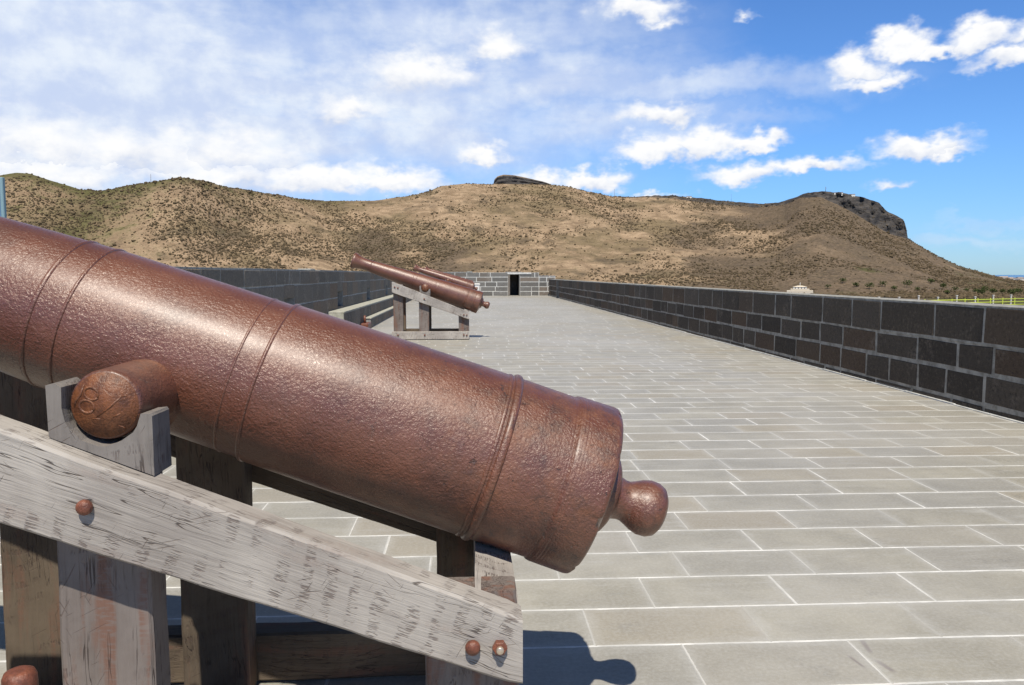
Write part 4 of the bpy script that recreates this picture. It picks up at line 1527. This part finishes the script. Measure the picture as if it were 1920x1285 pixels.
me.polygons.foreach_set('loop_total', np.full(len(allf), 3, dtype=np.int32))
me.update(calc_edges=True)
me.materials.append(MAT['scrub'])
scr = bpy.data.objects.new('hillside_scrub', me)
COL.objects.link(scr)
tag(scr, 'dark dry bushes dotted over the hillsides', 'scrub', kind='stuff')


# ------------------------------------------------------------------ single trees on the slopes
def make_tree(name, seed, label, h=6.0, w=7.0):
    rnd = random.Random(seed)
    root = empty(name, (0, 0, 0), label, 'tree', 'trees at the foot of the right-hand hill')
    mb = MB()
    mb.cyl((0, 0, -1.0), (0.1, 0, h * 0.45), 0.22, 0.12, 8)
    for k in range(4):
        a = k * 1.6 + rnd.random()
        mb.cyl((0.05, 0, h * 0.35), (math.cos(a) * w * 0.28, math.sin(a) * w * 0.28, h * 0.7), 0.10, 0.04, 6)
    mb.build('trunk', MAT['bark'], root)
    mb = MB()
    for k in range(150):
        a = rnd.uniform(0, 6.28)
        u = rnd.random() ** 0.6
        z = rnd.uniform(-1, 1)
        rr2 = math.sqrt(max(0, 1 - z * z)) * u
        p = Vector((math.cos(a) * rr2 * w / 2, math.sin(a) * rr2 * w / 2, h * 0.62 + z * u * h * 0.36))
        s = rnd.uniform(0.35, 0.85)
        vs = [p + Vector((rnd.uniform(-s, s), rnd.uniform(-s, s), rnd.uniform(-s, s))) for _ in range(4)]
        mb.add(vs, [(0, 1, 2), (0, 2, 3), (0, 3, 1), (1, 3, 2)])
    mb.build('crown', MAT['leaf'], root, recalc=False)
    return root


TREE_PX = [(1745, 1050), (1768, 1010), (1790, 980), (1812, 1000), (1830, 960), (1846, 1010), (1862, 975), (1880, 1000), (1896, 965), (1910, 1010),
           (1720, 960), (1700, 985), (1676, 950), (1655, 975), (1630, 955), (1604, 965), (1580, 985), (1552, 955), (1776, 930), (1840, 925), (1900, 930), (1925, 960)]
protos = [make_tree('bushy_tree', 50 + k, 'tree', 5.5 + k * 0.8, 7 + k) for k in range(3)]
words = ['low round green tree', 'spreading dark green tree', 'tall bushy green tree']
rnd = random.Random(8)
for i, (px, r) in enumerate(TREE_PX):
    k = i % 3
    o = protos[k] if i < 3 else copy_tree(protos[k])
    p, _ = px_dir(px, 545)
    o.location = (r * math.sin(p), r * math.cos(p), hill_z(p, r) - 0.3)
    o.rotation_euler.z = rnd.uniform(0, 6.28)
    s = rnd.uniform(0.8, 1.25)
    o.scale = (s, s, s)
    o['label'] = '%s in the scattered row at the foot of the right-hand hill' % words[k]

# ------------------------------------------------------------------ white hall beyond the right wall
p, _ = px_dir(1500, 540)
R_H = 860
hb = empty('pavilion', (R_H * math.sin(p), R_H * math.cos(p), -15.2), 'small white stepped pavilion with a spire beyond the right wall', 'building', rz=-p)
mb = MB()
mb.box((-12.5, -5, -3.5), (12.5, 5, 0.6), 0.2)
mb.box((-9.0, -4.5, 0.6), (9.0, 4.5, 2.2), 0.2)
mb.build('terrace_base', MAT['cream'], hb)
mb = MB()
mb.box((-6.4, -4, 2.2), (6.4, 4, 3.9), 0.15)
mb.build('wall', MAT['white'], hb)
mb = MB()
mb.add([(-7.2, -4.4, 3.9), (7.2, -4.4, 3.9), (7.2, 4.4, 3.9), (-7.2, 4.4, 3.9), (-2, -0.6, 5.4), (2, -0.6, 5.4), (2, 0.6, 5.4), (-2, 0.6, 5.4)],
       [(0, 1, 5, 4), (1, 2, 6, 5), (2, 3, 7, 6), (3, 0, 4, 7), (4, 5, 6, 7), (3, 2, 1, 0)])
rf = mb.build('roof', MAT['cream'], hb)
mb = MB()
mb.cyl((0, 0, 5.3), (0, 0, 8.6), 0.5, 0.12, 10)
mb.build('spire', MAT['white'], rf)
for x in (-4.4, -1.5, 1.5, 4.4):
    mb = MB()
    mb.box((x - 0.55, -4.06, 2.4), (x + 0.55, -4.003, 3.5), 0.0)
    mb.build('window', MAT['dark'], hb)

# ------------------------------------------------------------------ yellow rail fence and pale posts below the wall
def ground_at(x, y):
    return hill_z(math.atan2(x, y), math.hypot(x, y))


fa, fbp = Vector((44.0, 83.0)), Vector((73.0, 95.0))
fen = empty('rail_fence', (fa.x, fa.y, 0), 'yellow-green painted rail fence beyond the right wall', 'fence')
nn = 15
posts = []
for i in range(nn):
    q2 = fa.lerp(fbp, i / (nn - 1))
    zg = ground_at(q2.x, q2.y)
    posts.append((q2.x - fa.x, q2.y - fa.y, zg))
for (x, y, z) in posts:
    mb = MB()
    mb.box((x - 0.05, y - 0.05, -6.5), (x + 0.05, y + 0.05, -1.25), 0.01)
    mb.build('post', MAT['yellow'], fen)
for zz in (-1.40, -1.74, -2.08):
    mb = MB()
    mb.tube([(posts[0][0], posts[0][1], zz), (posts[-1][0], posts[-1][1], zz)], 0.055, 8)
    mb.build('rail', MAT['yellow'], fen)

wp = None
for i in range(12):
    q2 = Vector((50.5, 96.0)).lerp(Vector((84, 106)), i / 11)
    if wp is None:
        wp = empty('marker_post', (q2.x, q2.y, -5), '', 'post', 'pale posts standing behind the yellow fence')
        mb = MB()
        mb.box((-0.08, -0.08, -1.8), (0.08, 0.08, 3.62), 0.02)
        mb.build('shaft', MAT['post_white'], wp)
        mb = MB()
        mb.box((-0.12, -0.12, 3.621), (0.12, 0.12, 3.75), 0.02)
        mb.build('cap', MAT['post_white'], wp)
        o = wp
    else:
        o = copy_tree(wp)
        o.location = (q2.x, q2.y, -5 + rnd.uniform(-0.15, 0.15))
    o['label'] = 'short pale post in the row behind the yellow rail fence'

# ------------------------------------------------------------------ town on the plain
house = None
for i in range(46):
    px = rnd.uniform(1872, 1985)
    r = rnd.uniform(2700, 5000)
    p, _ = px_dir(px, 520)
    if house is None:
        house = empty('town_house', (0, 0, 0), '', 'house', 'houses of the far town')
        mb = MB()
        mb.box((-9, -6, -4), (9, 6, 7.0))
        mb.build('wall', MAT['white'], house)
        mb = MB()
        mb.add([(-9.6, -6.6, 7.0), (9.6, -6.6, 7.0), (9.6, 6.6, 7.0), (-9.6, 6.6, 7.0), (-9.6, 0, 9.5), (9.6, 0, 9.5)],
               [(0, 1, 5, 4), (2, 3, 4, 5), (1, 2, 5), (3, 0, 4), (3, 2, 1, 0)])
        mb.build('roof', MAT['roof'], house)
        o = house
    else:
        o = copy_tree(house)
    o.location = (r * math.sin(p), r * math.cos(p), -24.5)
    o.rotation_euler.z = rnd.uniform(0, 3.1)
    s = rnd.uniform(0.8, 1.6)
    o.scale = (s, s, s * rnd.uniform(0.7, 1.3))
    o['label'] = 'tiny pale house of the town by the sea at far right'

# ------------------------------------------------------------------ masts and summit buildings
def mast(px, base_y, top_y, label, r_=0.35, lattice=True):
    p, _ = px_dir(px, base_y)
    R_ = float(np.interp(p, da[:, 0], da[:, 1]))
    zb = hill_z(p, R_) - 1
    zt = EYE + math.tan(px_dir(px, top_y)[1]) * R_
    root = empty('radio_mast', (R_ * math.sin(p), R_ * math.cos(p), zb), label, 'mast', 'masts along the ridge')
    H_ = zt - zb
    mb = MB()
    mb.cyl((0, 0, 0), (0, 0, H_), r_, r_ * 0.4, 6)
    mb.build('pole', MAT['steelmast'], root)
    mb = MB()
    for k in range(1, 5):
        mb.cyl((-r_ * 2.4, 0, H_ * (0.5 + 0.1 * k)), (r_ * 2.4, 0, H_ * (0.5 + 0.1 * k)), r_ * 0.25, None, 5)
    mb.build('crossbar', MAT['steelmast'], root)
    return root


mast(283, 342, 326, 'thin dark mast on the left-hand ridge')
mast(1152, 371, 354, 'thin mast on the saddle right of the central summit')
mast(1371, 378, 364, 'short faint mast on the level ridge before the right-hand summit', 0.22)
mast(1548, 361, 350, 'pale tower mast on top of the right-hand summit', 0.5)
sb_spec = [(1572, 366, 14, 3.5, 'long low white building on the right-hand summit'), (1598, 368, 9, 3.0, 'small white building at the edge of the right-hand summit'),
           (1292, 371, 10, 2.2, 'low pale building on the level ridge')]
for (px, py, w_, h_, lb) in sb_spec:
    p, _ = px_dir(px, py)
    R_ = float(np.interp(p, da[:, 0], da[:, 1])) + 3
    root = empty('summit_building', (R_ * math.sin(p), R_ * math.cos(p), hill_z(p, R_) - 0.5), lb, 'building', 'buildings on the ridge', rz=-p)
    mb = MB()
    mb.box((-w_ / 2, -3, -2), (w_ / 2, 3, h_))
    mb.build('wall', MAT['white'], root)
    mb = MB()
    mb.box((-w_ / 2 - 0.4, -3.4, h_ + 0.005), (w_ / 2 + 0.4, 3.4, h_ + 0.5))
    mb.build('roof', MAT['roof'], root)
bpy.context.view_layer.update()
